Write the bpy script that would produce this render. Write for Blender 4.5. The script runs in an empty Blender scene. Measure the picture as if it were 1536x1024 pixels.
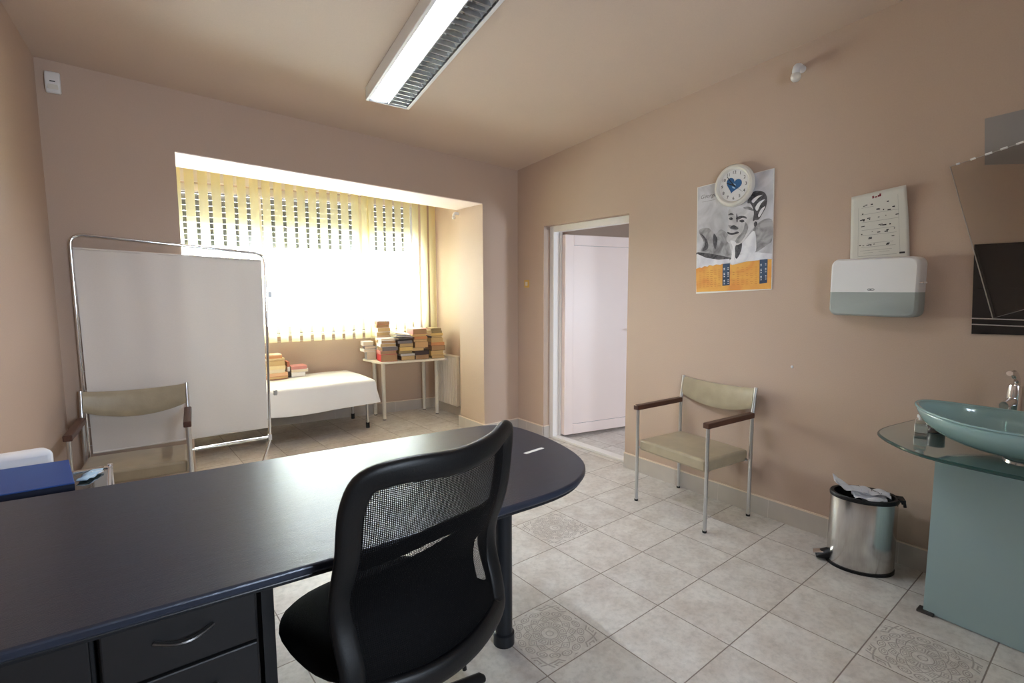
import bpy, bmesh, math, random
from mathutils import Vector, Matrix
random.seed(7)
PI = math.pi
scene = bpy.context.scene
COL = scene.collection

# ---------------------------------------------------------------- camera
F_PX, YAW, PITCH, ROLL = 775.33, 0.6453042, -0.1021075, -0.0036558
CAM = Vector((-3.0877, -4.0025, 1.4018))
fw = Vector((math.sin(YAW)*math.cos(PITCH), math.cos(YAW)*math.cos(PITCH), math.sin(PITCH)))
rt0 = Vector((math.cos(YAW), -math.sin(YAW), 0)); up0 = rt0.cross(fw)
c_, s_ = math.cos(ROLL), math.sin(ROLL)
rt = c_*rt0 + s_*up0; up = -s_*rt0 + c_*up0
cd = bpy.data.cameras.new('camera'); cam = bpy.data.objects.new('camera', cd); COL.objects.link(cam)
M = Matrix((rt, up, -fw)).transposed().to_4x4(); M.translation = CAM
cam.matrix_world = M
cd.sensor_width = 36; cd.lens = 36*F_PX/1536; cd.clip_start = 0.02
scene.camera = cam
# survey helpers: a measured picture point on a real plane of the room (wall, floor, table) gives its place
def ray(u, v): return fw + rt*((u-768)/F_PX) - up*((v-512)/F_PX)
def atz(u, v, z): d = ray(u, v); return CAM + d*((z-CAM.z)/d.z)
def atx(u, v, x=0.): d = ray(u, v); return CAM + d*((x-CAM.x)/d.x)
def aty(u, v, y): d = ray(u, v); return CAM + d*((y-CAM.y)/d.y)

# ---------------------------------------------------------------- materials
def srgb(r, g, b):
    f = lambda c: (c/255/12.92) if c/255 <= .04045 else ((c/255+.055)/1.055)**2.4
    return (f(r), f(g), f(b), 1)
def nt(name):
    m = bpy.data.materials.new(name); m.use_nodes = True; t = m.node_tree; t.nodes.clear()
    o = t.nodes.new('ShaderNodeOutputMaterial'); return m, t, o
def N(t, typ, **kw):
    n = t.nodes.new(typ)
    for k, v in kw.items():
        if k.startswith('i_'): n.inputs[k[2:].replace('_', ' ')].default_value = v
        else: setattr(n, k, v)
    return n
def mat(name, col, rough=.5, metal=0., var=.06, scale=8., bump=0., bscale=60., spec=.5, coat=0., aniso=0., stretch=None, sheen=0.):
    m, t, o = nt(name); L = t.links
    b = N(t, 'ShaderNodeBsdfPrincipled'); b.inputs['Roughness'].default_value = rough
    b.inputs['Metallic'].default_value = metal; b.inputs['Specular IOR Level'].default_value = spec
    b.inputs['Coat Weight'].default_value = coat; b.inputs['Sheen Weight'].default_value = sheen
    tc = N(t, 'ShaderNodeTexCoord'); mp = N(t, 'ShaderNodeMapping')
    if stretch: mp.inputs['Scale'].default_value = stretch
    L.new(tc.outputs['Object'], mp.inputs['Vector'])
    nz = N(t, 'ShaderNodeTexNoise'); nz.inputs['Scale'].default_value = scale; nz.inputs['Detail'].default_value = 5
    L.new(mp.outputs[0], nz.inputs['Vector'])
    cr = N(t, 'ShaderNodeMixRGB'); c2 = [max(0, c*(1-var*2)) for c in col[:3]]+[1]; c1 = [min(1, c*(1+var)) for c in col[:3]]+[1]
    cr.inputs[1].default_value = c2; cr.inputs[2].default_value = c1
    L.new(nz.outputs['Fac'], cr.inputs[0]); L.new(cr.outputs[0], b.inputs['Base Color'])
    if bump:
        n2 = N(t, 'ShaderNodeTexNoise'); n2.inputs['Scale'].default_value = bscale; n2.inputs['Detail'].default_value = 3
        L.new(mp.outputs[0], n2.inputs['Vector'])
        bp = N(t, 'ShaderNodeBump'); bp.inputs['Strength'].default_value = bump; bp.inputs['Distance'].default_value = .002
        L.new(n2.outputs['Fac'], bp.inputs['Height']); L.new(bp.outputs[0], b.inputs['Normal'])
    L.new(b.outputs[0], o.inputs[0]); return m
def emit(name, col, s):
    m, t, o = nt(name); e = N(t, 'ShaderNodeEmission'); e.inputs[0].default_value = col; e.inputs[1].default_value = s
    t.links.new(e.outputs[0], o.inputs[0]); return m
def thin_glass(name, tint, rough=.02, refl=1., diff=None, dfac=0., trans=None):
    m, t, o = nt(name); L = t.links
    tr = N(t, 'ShaderNodeBsdfTransparent'); tr.inputs[0].default_value = tint
    g = N(t, 'ShaderNodeBsdfGlossy'); g.inputs['Roughness'].default_value = rough; g.inputs[0].default_value = (1, 1, 1, 1)
    base = tr.outputs[0]
    if diff:
        d = N(t, 'ShaderNodeBsdfDiffuse'); d.inputs[0].default_value = diff
        tl = N(t, 'ShaderNodeBsdfTranslucent'); tl.inputs[0].default_value = trans or diff
        m0 = N(t, 'ShaderNodeMixShader'); m0.inputs[0].default_value = .35; L.new(d.outputs[0], m0.inputs[1]); L.new(tl.outputs[0], m0.inputs[2])
        m1 = N(t, 'ShaderNodeMixShader'); m1.inputs[0].default_value = dfac; L.new(base, m1.inputs[1]); L.new(m0.outputs[0], m1.inputs[2]); base = m1.outputs[0]
    fr = N(t, 'ShaderNodeFresnel'); fr.inputs[0].default_value = 1.5
    mu = N(t, 'ShaderNodeMath', operation='MULTIPLY'); mu.inputs[1].default_value = refl; L.new(fr.outputs[0], mu.inputs[0])
    m2 = N(t, 'ShaderNodeMixShader'); L.new(mu.outputs[0], m2.inputs[0]); L.new(base, m2.inputs[1]); L.new(g.outputs[0], m2.inputs[2])
    L.new(m2.outputs[0], o.inputs[0]); return m

PAINT = srgb(192, 170, 153)
def wall_mat(name, col):
    m, t, o = nt(name); L = t.links
    b = N(t, 'ShaderNodeBsdfPrincipled'); b.inputs['Roughness'].default_value = .62; b.inputs['Specular IOR Level'].default_value = .3
    g = N(t, 'ShaderNodeNewGeometry')
    n1 = N(t, 'ShaderNodeTexNoise'); n1.inputs['Scale'].default_value = 1.3; n1.inputs['Detail'].default_value = 3
    n2 = N(t, 'ShaderNodeTexNoise'); n2.inputs['Scale'].default_value = 170; n2.inputs['Detail'].default_value = 2
    L.new(g.outputs['Position'], n1.inputs['Vector']); L.new(g.outputs['Position'], n2.inputs['Vector'])
    ad = N(t, 'ShaderNodeMath', operation='ADD'); L.new(n1.outputs['Fac'], ad.inputs[0]); L.new(n2.outputs['Fac'], ad.inputs[1])
    mr = N(t, 'ShaderNodeMapRange'); mr.inputs['From Min'].default_value = .6; mr.inputs['From Max'].default_value = 1.4; L.new(ad.outputs[0], mr.inputs[0])
    mx = N(t, 'ShaderNodeMixRGB'); mx.inputs[1].default_value = [c*.95 for c in col[:3]]+[1]; mx.inputs[2].default_value = [min(1, c*1.04) for c in col[:3]]+[1]
    L.new(mr.outputs[0], mx.inputs[0]); L.new(mx.outputs[0], b.inputs['Base Color'])
    bp = N(t, 'ShaderNodeBump'); bp.inputs['Strength'].default_value = .25; bp.inputs['Distance'].default_value = .001
    L.new(n2.outputs['Fac'], bp.inputs['Height']); L.new(bp.outputs[0], b.inputs['Normal'])
    L.new(b.outputs[0], o.inputs[0]); return m
M_WALL = wall_mat('tan_wall_paint', PAINT)
M_CEIL = wall_mat('ceiling_paint', srgb(206, 186, 170))
M_SOFFIT = wall_mat('pale_soffit_paint', srgb(232, 214, 205))

def floor_mat():
    m, t, o = nt('stone_tile_floor'); L = t.links
    TH, OX, OY, S = -0.03410344, -1.6165046, -2.3384780, 1/3.
    g = N(t, 'ShaderNodeNewGeometry')
    sub = N(t, 'ShaderNodeVectorMath', operation='SUBTRACT'); sub.inputs[1].default_value = (OX, OY, 0); L.new(g.outputs['Position'], sub.inputs[0])
    def dot(v):
        d = N(t, 'ShaderNodeVectorMath', operation='DOT_PRODUCT'); d.inputs[1].default_value = v; L.new(sub.outputs[0], d.inputs[0]); return d.outputs['Value']
    s, c = math.sin(TH), math.cos(TH)
    a = dot((-s/S, -c/S, 0)); b = dot((c/S, -s/S, 0))
    def mth(op, *ins):
        n = N(t, 'ShaderNodeMath', operation=op)
        for i, x in enumerate(ins):
            if isinstance(x, (int, float)): n.inputs[i].default_value = x
            else: L.new(x, n.inputs[i])
        return n.outputs[0]
    fa = mth('FRACT', a); fb = mth('FRACT', b); ia = mth('FLOOR', a); ib = mth('FLOOR', b)
    ea = mth('MINIMUM', fa, mth('SUBTRACT', 1., fa)); eb = mth('MINIMUM', fb, mth('SUBTRACT', 1., fb))
    e = mth('MINIMUM', ea, eb)
    gr = N(t, 'ShaderNodeMapRange', interpolation_type='SMOOTHSTEP'); gr.inputs['From Min'].default_value = .0045; gr.inputs['From Max'].default_value = .009
    L.new(e, gr.inputs[0])
    # stone body
    cmb = N(t, 'ShaderNodeCombineXYZ'); L.new(ia, cmb.inputs[0]); L.new(ib, cmb.inputs[1])
    wn = N(t, 'ShaderNodeTexWhiteNoise', noise_dimensions='3D'); L.new(cmb.outputs[0], wn.inputs['Vector'])
    off = N(t, 'ShaderNodeVectorMath', operation='MULTIPLY_ADD'); L.new(wn.outputs['Color'], off.inputs[0]); off.inputs[1].default_value = (9, 9, 9); L.new(g.outputs['Position'], off.inputs[2])
    n1 = N(t, 'ShaderNodeTexNoise'); n1.inputs['Scale'].default_value = 7; n1.inputs['Detail'].default_value = 8; n1.inputs['Roughness'].default_value = .65; L.new(off.outputs[0], n1.inputs['Vector'])
    n2 = N(t, 'ShaderNodeTexNoise'); n2.inputs['Scale'].default_value = 38; n2.inputs['Detail'].default_value = 6; n2.inputs['Roughness'].default_value = .7; L.new(off.outputs[0], n2.inputs['Vector'])
    r1 = N(t, 'ShaderNodeValToRGB'); L.new(n1.outputs['Fac'], r1.inputs[0])
    r1.color_ramp.elements[0].position = .3; r1.color_ramp.elements[0].color = srgb(194, 185, 178)
    r1.color_ramp.elements[1].position = .62; r1.color_ramp.elements[1].color = srgb(217, 213, 208)
    r2 = N(t, 'ShaderNodeMapRange'); r2.inputs['From Min'].default_value = .36; r2.inputs['From Max'].default_value = .56; r2.inputs['To Min'].default_value = .86; r2.inputs['To Max'].default_value = 1.02
    L.new(n2.outputs['Fac'], r2.inputs[0])
    tv = N(t, 'ShaderNodeMapRange'); tv.inputs['To Min'].default_value = .95; tv.inputs['To Max'].default_value = 1.03; L.new(wn.outputs['Value'], tv.inputs[0])
    k = mth('MULTIPLY', r2.outputs[0], tv.outputs[0])
    sc = N(t, 'ShaderNodeVectorMath', operation='SCALE'); L.new(r1.outputs[0], sc.inputs[0]); L.new(k, sc.inputs['Scale'])
    # relief rosettes pressed into three of the tiles
    x = mth('SUBTRACT', fa, .5); y = mth('SUBTRACT', fb, .5)
    r = mth('SQRT', mth('ADD', mth('MULTIPLY', x, x), mth('MULTIPLY', y, y))); th = mth('ARCTAN2', y, x)
    def near(x_, c_, w_):   # 1 where |x-c| < w, soft
        d_ = mth('ABSOLUTE', mth('SUBTRACT', x_, c_)); n_ = N(t, 'ShaderNodeMapRange', interpolation_type='SMOOTHSTEP'); n_.inputs['From Min'].default_value = w_; n_.inputs['From Max'].default_value = w_*.35; L.new(d_, n_.inputs[0]); return n_.outputs[0]
    acc = mth('MAXIMUM', near(r, .045, .008), near(r, .105, .009))
    for (rc, hw_, nn_, ph_, kind) in ((.165, .05, 8, 0., 'b'), (.275, .055, 12, .5, 'd'), (.385, .05, 16, 0., 'r'), (.53, .08, 12, .5, 'd')):
        uu = mth('ABSOLUTE', mth('DIVIDE', mth('SUBTRACT', r, rc), hw_))
        vv = mth('ABSOLUTE', mth('MULTIPLY', mth('SUBTRACT', mth('FRACT', mth('ADD', mth('MULTIPLY', th, nn_/(2*PI)), ph_+8.)), .5), 2.))
        if kind == 'b': dd = mth('MAXIMUM', uu, vv)
        elif kind == 'd': dd = mth('MULTIPLY', mth('ADD', uu, vv), .8)
        else: dd = mth('SQRT', mth('ADD', mth('MULTIPLY', uu, uu), mth('MULTIPLY', vv, vv)))
        acc = mth('MAXIMUM', acc, mth('MAXIMUM', near(dd, .80, .15), near(dd, .36, .13)))
    inside = mth('LESS_THAN', mth('MAXIMUM', mth('ABSOLUTE', x), mth('ABSOLUTE', y)), .46)
    msk = None
    for (da, db) in ((0, -1), (-2, 1), (3, 2)):
        q = mth('MULTIPLY', mth('COMPARE', ia, float(da), .1), mth('COMPARE', ib, float(db), .1))
        msk = q if msk is None else mth('ADD', msk, q)
    line = mth('MULTIPLY', mth('MULTIPLY', acc, inside), msk)
    dk = N(t, 'ShaderNodeMixRGB'); L.new(mth('MULTIPLY', line, .55), dk.inputs[0]); L.new(sc.outputs[0], dk.inputs[1]); dk.inputs[2].default_value = srgb(118, 109, 102)
    gm = N(t, 'ShaderNodeMixRGB'); L.new(gr.outputs[0], gm.inputs[0]); gm.inputs[1].default_value = srgb(136, 124, 115); L.new(dk.outputs[0], gm.inputs[2])
    bs = N(t, 'ShaderNodeBsdfPrincipled'); L.new(gm.outputs[0], bs.inputs['Base Color'])
    rr = N(t, 'ShaderNodeMapRange'); rr.inputs['To Min'].default_value = .34; rr.inputs['To Max'].default_value = .5; L.new(n1.outputs['Fac'], rr.inputs[0]); L.new(rr.outputs[0], bs.inputs['Roughness'])
    hh = mth('SUBTRACT', gr.outputs[0], mth('MULTIPLY', line, .5))
    bp = N(t, 'ShaderNodeBump'); bp.inputs['Strength'].default_value = .5; bp.inputs['Distance'].default_value = .003; L.new(hh, bp.inputs['Height']); L.new(bp.outputs[0], bs.inputs['Normal'])
    L.new(bs.outputs[0], o.inputs[0]); return m
M_FLOOR = floor_mat()
M_BASE = mat('baseboard_tile', srgb(192, 184, 176), .4, var=.05, scale=14)
M_BASETOP = mat('baseboard_edge', srgb(232, 215, 196), .5, var=.02)
M_CHROME = mat('chrome', (.82, .82, .83, 1), .12, 1., var=.02)
M_SATIN = mat('satin_steel_tube', (.62, .62, .62, 1), .28, 1., var=.04)
M_WHITE = mat('white_plastic', srgb(232, 232, 232), .35, var=.01)
M_OFFW = mat('ivory_plastic', srgb(222, 219, 210), .4, var=.02)
M_UPVC = mat('white_upvc', srgb(238, 234, 230), .35, var=.01)
M_LEAF = mat('door_leaf_white', srgb(244, 226, 218), .4, var=.01)
M_BLACKP = mat('black_plastic', srgb(15, 15, 17), .45, var=.1, spec=.35)
M_RUBBER = mat('black_rubber', srgb(24, 24, 24), .7, var=.1)
M_DESKTOP = mat('dark_desk_laminate', srgb(38, 46, 62), .30, var=.25, scale=22, bump=.35, bscale=160, stretch=(.25, 3, 1), spec=.75)
M_DESKTOP.node_tree.nodes['Principled BSDF'].inputs['Specular Tint'].default_value = (.84, .88, 1.0, 1)
M_DESKEDGE = mat('dark_desk_edge', srgb(26, 29, 34), .36, var=.1, spec=.4)
M_DESKBODY = mat('dark_desk_body', srgb(22, 22, 25), .5, var=.15, scale=20)
M_HANDLE = mat('dull_grey_metal', srgb(95, 93, 92), .3, .8)
M_LEATHER = mat('black_padded_leather', srgb(13, 14, 16), .46, var=.1, bump=.2, bscale=220, spec=.35)
M_SEATFAB = mat('black_seat_fabric', srgb(9, 9, 11), .9, var=.2, bump=.4, bscale=400, spec=.12)
M_VINYL = mat('mottled_beige_vinyl', srgb(170, 157, 132), .30, var=.14, scale=11, bump=.25, bscale=70)
M_WOOD = mat('brown_armrest_wood', srgb(86, 54, 40), .38, var=.3, scale=9, stretch=(12, 1, 12))
M_SHEET = mat('white_cotton_sheet', srgb(238, 238, 240), .85, var=.015, bump=.4, bscale=18)
M_BEDMET = mat('grey_painted_steel', srgb(120, 118, 116), .4, .3)
M_CREAM = mat('cream_table_paint', srgb(228, 222, 208), .45, var=.04)
M_RAD = mat('radiator_enamel', srgb(228, 220, 208), .35, var=.02)
M_PAPER = mat('white_paper', srgb(236, 235, 230), .8, var=.02)
M_INK = mat('grey_ink', srgb(105, 105, 105), .8)
M_DARKINK = mat('black_ink', srgb(45, 43, 44), .8)
M_REDINK = mat('red_ink', srgb(130, 40, 50), .8)
M_BLUE = mat('blue_binder_board', srgb(34, 74, 145), .45, var=.08, bump=.2, bscale=300)
M_NAVY = mat('navy_binder_edge', srgb(10, 20, 46), .5, var=.1)
M_MASK = mat('pale_blue_paper', srgb(176, 205, 228), .8, var=.03)
M_STEEL = mat('brushed_steel', (.66, .65, .63, 1), .2, 1., var=.08, scale=30, stretch=(8, 8, .4))
M_ALU = mat('aluminium_reflector', (.72, .74, .76, 1), .3, 1., var=.05)
M_BRASS = mat('brass_plate', srgb(216, 178, 92), .35, .2)
M_HOLE = mat('dark_gap', srgb(40, 36, 34), .8)
M_SHUT = mat('grey_roller_shutter', srgb(150, 150, 146), .6, var=.05)
M_MAG = mat('grey_cover', srgb(128, 128, 136), .5)
M_CERAM = mat('grey_patch', srgb(212, 205, 197), .5)

def cloth_mat(name, col, tr=.35, open_=0.):
    m, t, o = nt(name); L = t.links
    tc = N(t, 'ShaderNodeTexCoord')
    w = N(t, 'ShaderNodeTexNoise'); w.inputs['Scale'].default_value = 160; L.new(tc.outputs['Object'], w.inputs['Vector'])
    mx = N(t, 'ShaderNodeMixRGB'); mx.inputs[1].default_value = [c*.93 for c in col[:3]]+[1]; mx.inputs[2].default_value = col; L.new(w.outputs['Fac'], mx.inputs[0])
    d = N(t, 'ShaderNodeBsdfDiffuse'); L.new(mx.outputs[0], d.inputs[0]); tl = N(t, 'ShaderNodeBsdfTranslucent'); L.new(mx.outputs[0], tl.inputs[0])
    ms = N(t, 'ShaderNodeMixShader'); ms.inputs[0].default_value = tr; L.new(d.outputs[0], ms.inputs[1]); L.new(tl.outputs[0], ms.inputs[2])
    if open_:
        tp = N(t, 'ShaderNodeBsdfTransparent'); m2 = N(t, 'ShaderNodeMixShader'); m2.inputs[0].default_value = open_; L.new(ms.outputs[0], m2.inputs[1]); L.new(tp.outputs[0], m2.inputs[2]); ms = m2
    L.new(ms.outputs[0], o.inputs[0]); return m
M_SCREEN = cloth_mat('screen_cotton', srgb(226, 219, 212), .03)
M_VANE = cloth_mat('yellow_blind_fabric', srgb(250, 240, 186), .72, .04)
M_TISSUE = cloth_mat('crumpled_tissue', srgb(235, 236, 242), .2)

def mesh_mat():
    m, t, o = nt('black_chair_mesh'); L = t.links
    tc = N(t, 'ShaderNodeTexCoord'); mp = N(t, 'ShaderNodeMapping'); mp.inputs['Rotation'].default_value = (0, PI/4, 0); L.new(tc.outputs['Object'], mp.inputs['Vector'])
    sp = N(t, 'ShaderNodeSeparateXYZ'); L.new(mp.outputs[0], sp.inputs[0])
    def mth(op, *ins):
        n = N(t, 'ShaderNodeMath', operation=op)
        for i, x in enumerate(ins):
            if isinstance(x, (int, float)): n.inputs[i].default_value = x
            else: L.new(x, n.inputs[i])
        return n.outputs[0]
    a = mth('SINE', mth('MULTIPLY', sp.outputs['X'], 2*PI/.0064)); b = mth('SINE', mth('MULTIPLY', sp.outputs['Z'], 2*PI/.0064))
    h = mth('GREATER_THAN', mth('MULTIPLY', a, b), .22)
    d = N(t, 'ShaderNodeBsdfPrincipled'); d.inputs['Base Color'].default_value = srgb(9, 9, 11); d.inputs['Roughness'].default_value = .7; d.inputs['Specular IOR Level'].default_value = .12
    tr = N(t, 'ShaderNodeBsdfTransparent'); ms = N(t, 'ShaderNodeMixShader'); L.new(mth('MULTIPLY', h, .85), ms.inputs[0]); L.new(d.outputs[0], ms.inputs[1]); L.new(tr.outputs[0], ms.inputs[2])
    L.new(ms.outputs[0], o.inputs[0]); return m
M_MESH = mesh_mat()
M_PANE = thin_glass('window_glass', (.93, .95, .94, 1), .01, .8)
M_GTOP = thin_glass('counter_glass', (.66, .80, .77, 1), .05, 2.0, diff=srgb(184, 216, 210), dfac=.50)
M_GEDGE = mat('green_glass_edge', srgb(24, 66, 62), .12, var=.1, spec=.8)
M_FROST = thin_glass('frosted_panel_glass', (.62, .72, .71, 1), .22, 1.0, diff=srgb(205, 234, 238), dfac=.74, trans=srgb(214, 236, 236))
M_BOWL = thin_glass('frosted_bowl_glass', (.62, .80, .80, 1), .10, 1.6, diff=srgb(196, 234, 232), dfac=.72, trans=srgb(190, 224, 224))
M_BOTTLE = thin_glass('clear_bottle', (.90, .90, .88, 1), .04, 1.5, diff=srgb(225, 222, 215), dfac=.25)
M_TRAYG = thin_glass('trolley_glass', (.62, .72, .72, 1), .05, 2., diff=srgb(90, 105, 108), dfac=.3)
M_TINT = thin_glass('tinted_mirror_glass', (.90, .88, .86, 1), .03, .35)
M_GREYG = mat('grey_satin_panel', srgb(150, 146, 144), .35, var=.02)
M_BLKG = mat('black_gloss_glass', srgb(8, 9, 12), .06, var=.05, spec=.6)
M_SMOKE = thin_glass('smoked_dispenser_plastic', (.80, .86, .85, 1), .15, 1.2, diff=srgb(214, 226, 223), dfac=.82, trans=srgb(225, 232, 230))
M_TUBE = emit('lit_tube', (.88, .94, 1.04, 1), 165.)
M_TUBEOFF = mat('unlit_tube', srgb(225, 228, 230), .3)
M_CLOCKBLUE = mat('clock_blue', srgb(38, 96, 148), .5, var=.05)
M_SKYB = mat('clock_pale_blue', srgb(170, 205, 235), .5)

# ---------------------------------------------------------------- mesh helpers
def box(bm, x0, x1, y0, y1, z0, z1, rz=0., c=None):
    vs = [bm.verts.new(p) for p in ((x0, y0, z0), (x1, y0, z0), (x1, y1, z0), (x0, y1, z0), (x0, y0, z1), (x1, y0, z1), (x1, y1, z1), (x0, y1, z1))]
    for f in ((0, 3, 2, 1), (4, 5, 6, 7), (0, 1, 5, 4), (1, 2, 6, 5), (2, 3, 7, 6), (3, 0, 4, 7)): bm.faces.new([vs[i] for i in f])
    if rz:
        cx, cy = c or ((x0+x1)/2, (y0+y1)/2)
        bmesh.ops.rotate(bm, verts=vs, cent=(cx, cy, 0), matrix=Matrix.Rotation(rz, 3, 'Z'))
    return vs
def prism(bm, poly, z0, z1):
    """poly: plan outline; z0/z1 numbers or functions of (x,y)"""
    f0 = z0 if callable(z0) else (lambda x, y: z0); f1 = z1 if callable(z1) else (lambda x, y: z1)
    a = [bm.verts.new((x, y, f0(x, y))) for x, y in poly]; b = [bm.verts.new((x, y, f1(x, y))) for x, y in poly]
    n = len(poly); bm.faces.new(a[::-1]); bm.faces.new(b)
    for i in range(n): bm.faces.new((a[i], a[(i+1) % n], b[(i+1) % n], b[i]))
def slab(bm, pts, nrm, th):
    """flat polygon of 3D points given thickness th along nrm"""
    nrm = Vector(nrm); a = [bm.verts.new(p) for p in pts]; b = [bm.verts.new(Vector(p)+nrm*th) for p in pts]; n = len(pts)
    bm.faces.new(a[::-1]); bm.faces.new(b)
    for i in range(n): bm.faces.new((a[i], a[(i+1) % n], b[(i+1) % n], b[i]))
def smooth_path(pts, sub=6, closed=False):
    P = [Vector(p) for p in pts]; n = len(P); out = []
    rng = range(n if closed else n-1)
    for i in rng:
        p1, p2 = P[i], P[(i+1) % n]
        p0 = P[(i-1) % n] if (closed or i > 0) else p1; p3 = P[(i+2) % n] if (closed or i+2 < n) else p2
        for k in range(sub):
            t = k/sub
            out.append(.5*((2*p1)+(-p0+p2)*t+(2*p0-5*p1+4*p2-p3)*t*t+(-p0+3*p1-3*p2+p3)*t**3))
    if not closed: out.append(P[-1])
    return out
def round_path(pts, r, seg=6):
    P = [Vector(p) for p in pts]; out = [P[0]]
    for i in range(1, len(P)-1):
        a = (P[i-1]-P[i]); b = (P[i+1]-P[i]); rr = min(r, a.length*.49, b.length*.49)
        p0 = P[i]+a.normalized()*rr; p1 = P[i]+b.normalized()*rr
        for k in range(seg+1):
            t = k/seg; out.append((1-t)**2*p0+2*t*(1-t)*P[i]+t*t*p1)
    out.append(P[-1]); return out
def tube(bm, pts, r, seg=10, closed=False, ry=None, upv=None):
    P = [Vector(p) for p in pts]; n = len(P); rings = []
    T = []
    for i in range(n):
        if closed: d = P[(i+1) % n]-P[(i-1) % n]
        else: d = P[min(i+1, n-1)]-P[max(i-1, 0)]
        T.append(d.normalized())
    nv = Vector(upv) if upv else (Vector((0, 0, 1)) if abs(T[0].z) < .9 else Vector((1, 0, 0)))
    for i in range(n):
        t = T[i]; a = (nv-t*nv.dot(t))
        if a.length < 1e-5: a = t.orthogonal()
        a.normalize(); b = t.cross(a)
        if not upv: nv = a
        rr = r[i] if isinstance(r, (list, tuple)) else r; r2 = ry if ry else rr
        rings.append([bm.verts.new(P[i]+a*math.cos(2*PI*k/seg)*rr+b*math.sin(2*PI*k/seg)*r2) for k in range(seg)])
    m = n if closed else n-1
    for i in range(m):
        A, B = rings[i], rings[(i+1) % n]
        for k in range(seg): bm.faces.new((A[k], A[(k+1) % seg], B[(k+1) % seg], B[k]))
    if not closed: bm.faces.new(rings[0][::-1]); bm.faces.new(rings[-1])
def lathe(bm, prof, c=(0, 0, 0), seg=32, sx=1., sy=1., cap=True, rot=0.):
    rings = []
    for r, z in prof:
        ring = []
        for k in range(seg):
            a = 2*PI*k/seg; x, y = r*math.cos(a)*sx, r*math.sin(a)*sy
            ring.append(bm.verts.new((c[0]+x*math.cos(rot)-y*math.sin(rot), c[1]+x*math.sin(rot)+y*math.cos(rot), c[2]+z)))
        rings.append(ring)
    for A, B in zip(rings, rings[1:]):
        for k in range(seg): bm.faces.new((A[k], A[(k+1) % seg], B[(k+1) % seg], B[k]))
    if cap: bm.faces.new(rings[0][::-1]); bm.faces.new(rings[-1])
def grid(bm, nu, nv, f):
    V = [[bm.verts.new(f(i/nu, j/nv)) for j in range(nv+1)] for i in range(nu+1)]
    for i in range(nu):
        for j in range(nv): bm.faces.new((V[i][j], V[i+1][j], V[i+1][j+1], V[i][j+1]))
    return V
def obj(name, bm, m, parent=None, smooth=False, bev=0., solid=0., sub=0, bseg=2):
    bmesh.ops.recalc_face_normals(bm, faces=bm.faces[:])
    me = bpy.data.meshes.new(name); bm.to_mesh(me); bm.free()
    me.materials.append(m)
    o = bpy.data.objects.new(name, me); COL.objects.link(o)
    if parent: o.parent = parent
    if smooth:
        for p in me.polygons: p.use_smooth = True
        if smooth != 'all': me.set_sharp_from_angle(angle=math.radians(38))
    if solid: md = o.modifiers.new('solid', 'SOLIDIFY'); md.thickness = solid; md.offset = 0
    if bev: md = o.modifiers.new('bevel', 'BEVEL'); md.width = bev; md.segments = bseg; md.limit_method = 'ANGLE'; md.harden_normals = False
    if sub: md = o.modifiers.new('sub', 'SUBSURF'); md.levels = sub; md.render_levels = sub
    return o
def B(): return bmesh.new()
def thing(name, label, cat, loc=(0, 0, 0), rz=0., group=None):
    o = bpy.data.objects.new(name, None); COL.objects.link(o); o.location = loc; o.rotation_euler = (0, 0, rz)
    o.empty_display_size = .05; o['label'] = label; o['category'] = cat
    if group: o['group'] = group
    return o
def tag(o, label, cat, group=None):
    o['label'] = label; o['category'] = cat
    if group: o['group'] = group
    return o
def struct(o): o['kind'] = 'structure'; return o
def sempty(name):
    o = bpy.data.objects.new(name, None); COL.objects.link(o); o['kind'] = 'structure'; return o
def text(name, s, size, m, parent, mtx, ext=.0004, align='CENTER', shear=0.):
    cu = bpy.data.curves.new('tmp', 'FONT'); cu.body = s; cu.size = size; cu.align_x = align; cu.align_y = 'CENTER'; cu.extrude = ext; cu.shear = shear; cu.resolution_u = 3
    to = bpy.data.objects.new('tmp', cu); COL.objects.link(to)
    me = bpy.data.meshes.new_from_object(to.evaluated_get(bpy.context.evaluated_depsgraph_get()))
    bpy.data.objects.remove(to); bpy.data.curves.remove(cu)
    me.name = name; me.transform(mtx); me.materials.clear(); me.materials.append(m)
    o = bpy.data.objects.new(name, me); COL.objects.link(o); o.parent = parent; return o

# ---------------------------------------------------------------- room shell
H0, CX, CY = 2.5178, -.0513, -.0826
ceil = lambda x, y: H0+CX*x+CY*y
XL = lambda y: -3.393+.10*y            # left wall line
NL, NR = -2.756, -.405                  # window recess opening
ZL, ZR = 2.280, 2.175
BW = lambda x: 1.385-.14*x              # wall under the window
DL, DR, DZ = -.386, -1.371, 1.961
YR = -5.4
b = B(); prism(b, [(-4.4, YR-.3), (.15, YR-.3), (.15, 2.3), (-4.4, 2.3)], -.1, 0); struct(obj('floor', b, M_FLOOR))
b = B(); prism(b, [(-4.4, YR-.3), (.3, YR-.3), (.3, .03), (-4.4, .03)], ceil, lambda x, y: ceil(x, y)+.1); struct(obj('ceiling', b, M_CEIL))
T = 3.3
b = B(); prism(b, [(NR, 0), (.17, 0), (.17, .46), (NR+.02, .46)], 0, T); struct(obj('wall_back', b, M_WALL))
b = B(); prism(b, [(-.17, .459), (.17, .459), (.17, 2.0), (-.17, 2.0)], 0, T); struct(obj('wall_recess', b, M_WALL))
b = B()
prism(b, [(-4.2, 0), (NL, 0), (NL, .46), (-3.1, .46), (-3.1, 2.4), (-4.2, 2.4)], 0, T)
struct(obj('wall_back', b, M_WALL))
b = B(); zl = lambda x, y: ZL+(ZR-ZL)*(x-NL)/(NR-NL)
prism(b, [(NL-.001, 0), (NR+.001, 0), (NR+.001, .46), (NL-.001, .46)], zl, T); struct(obj('trim_1', b, M_WALL))
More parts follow.
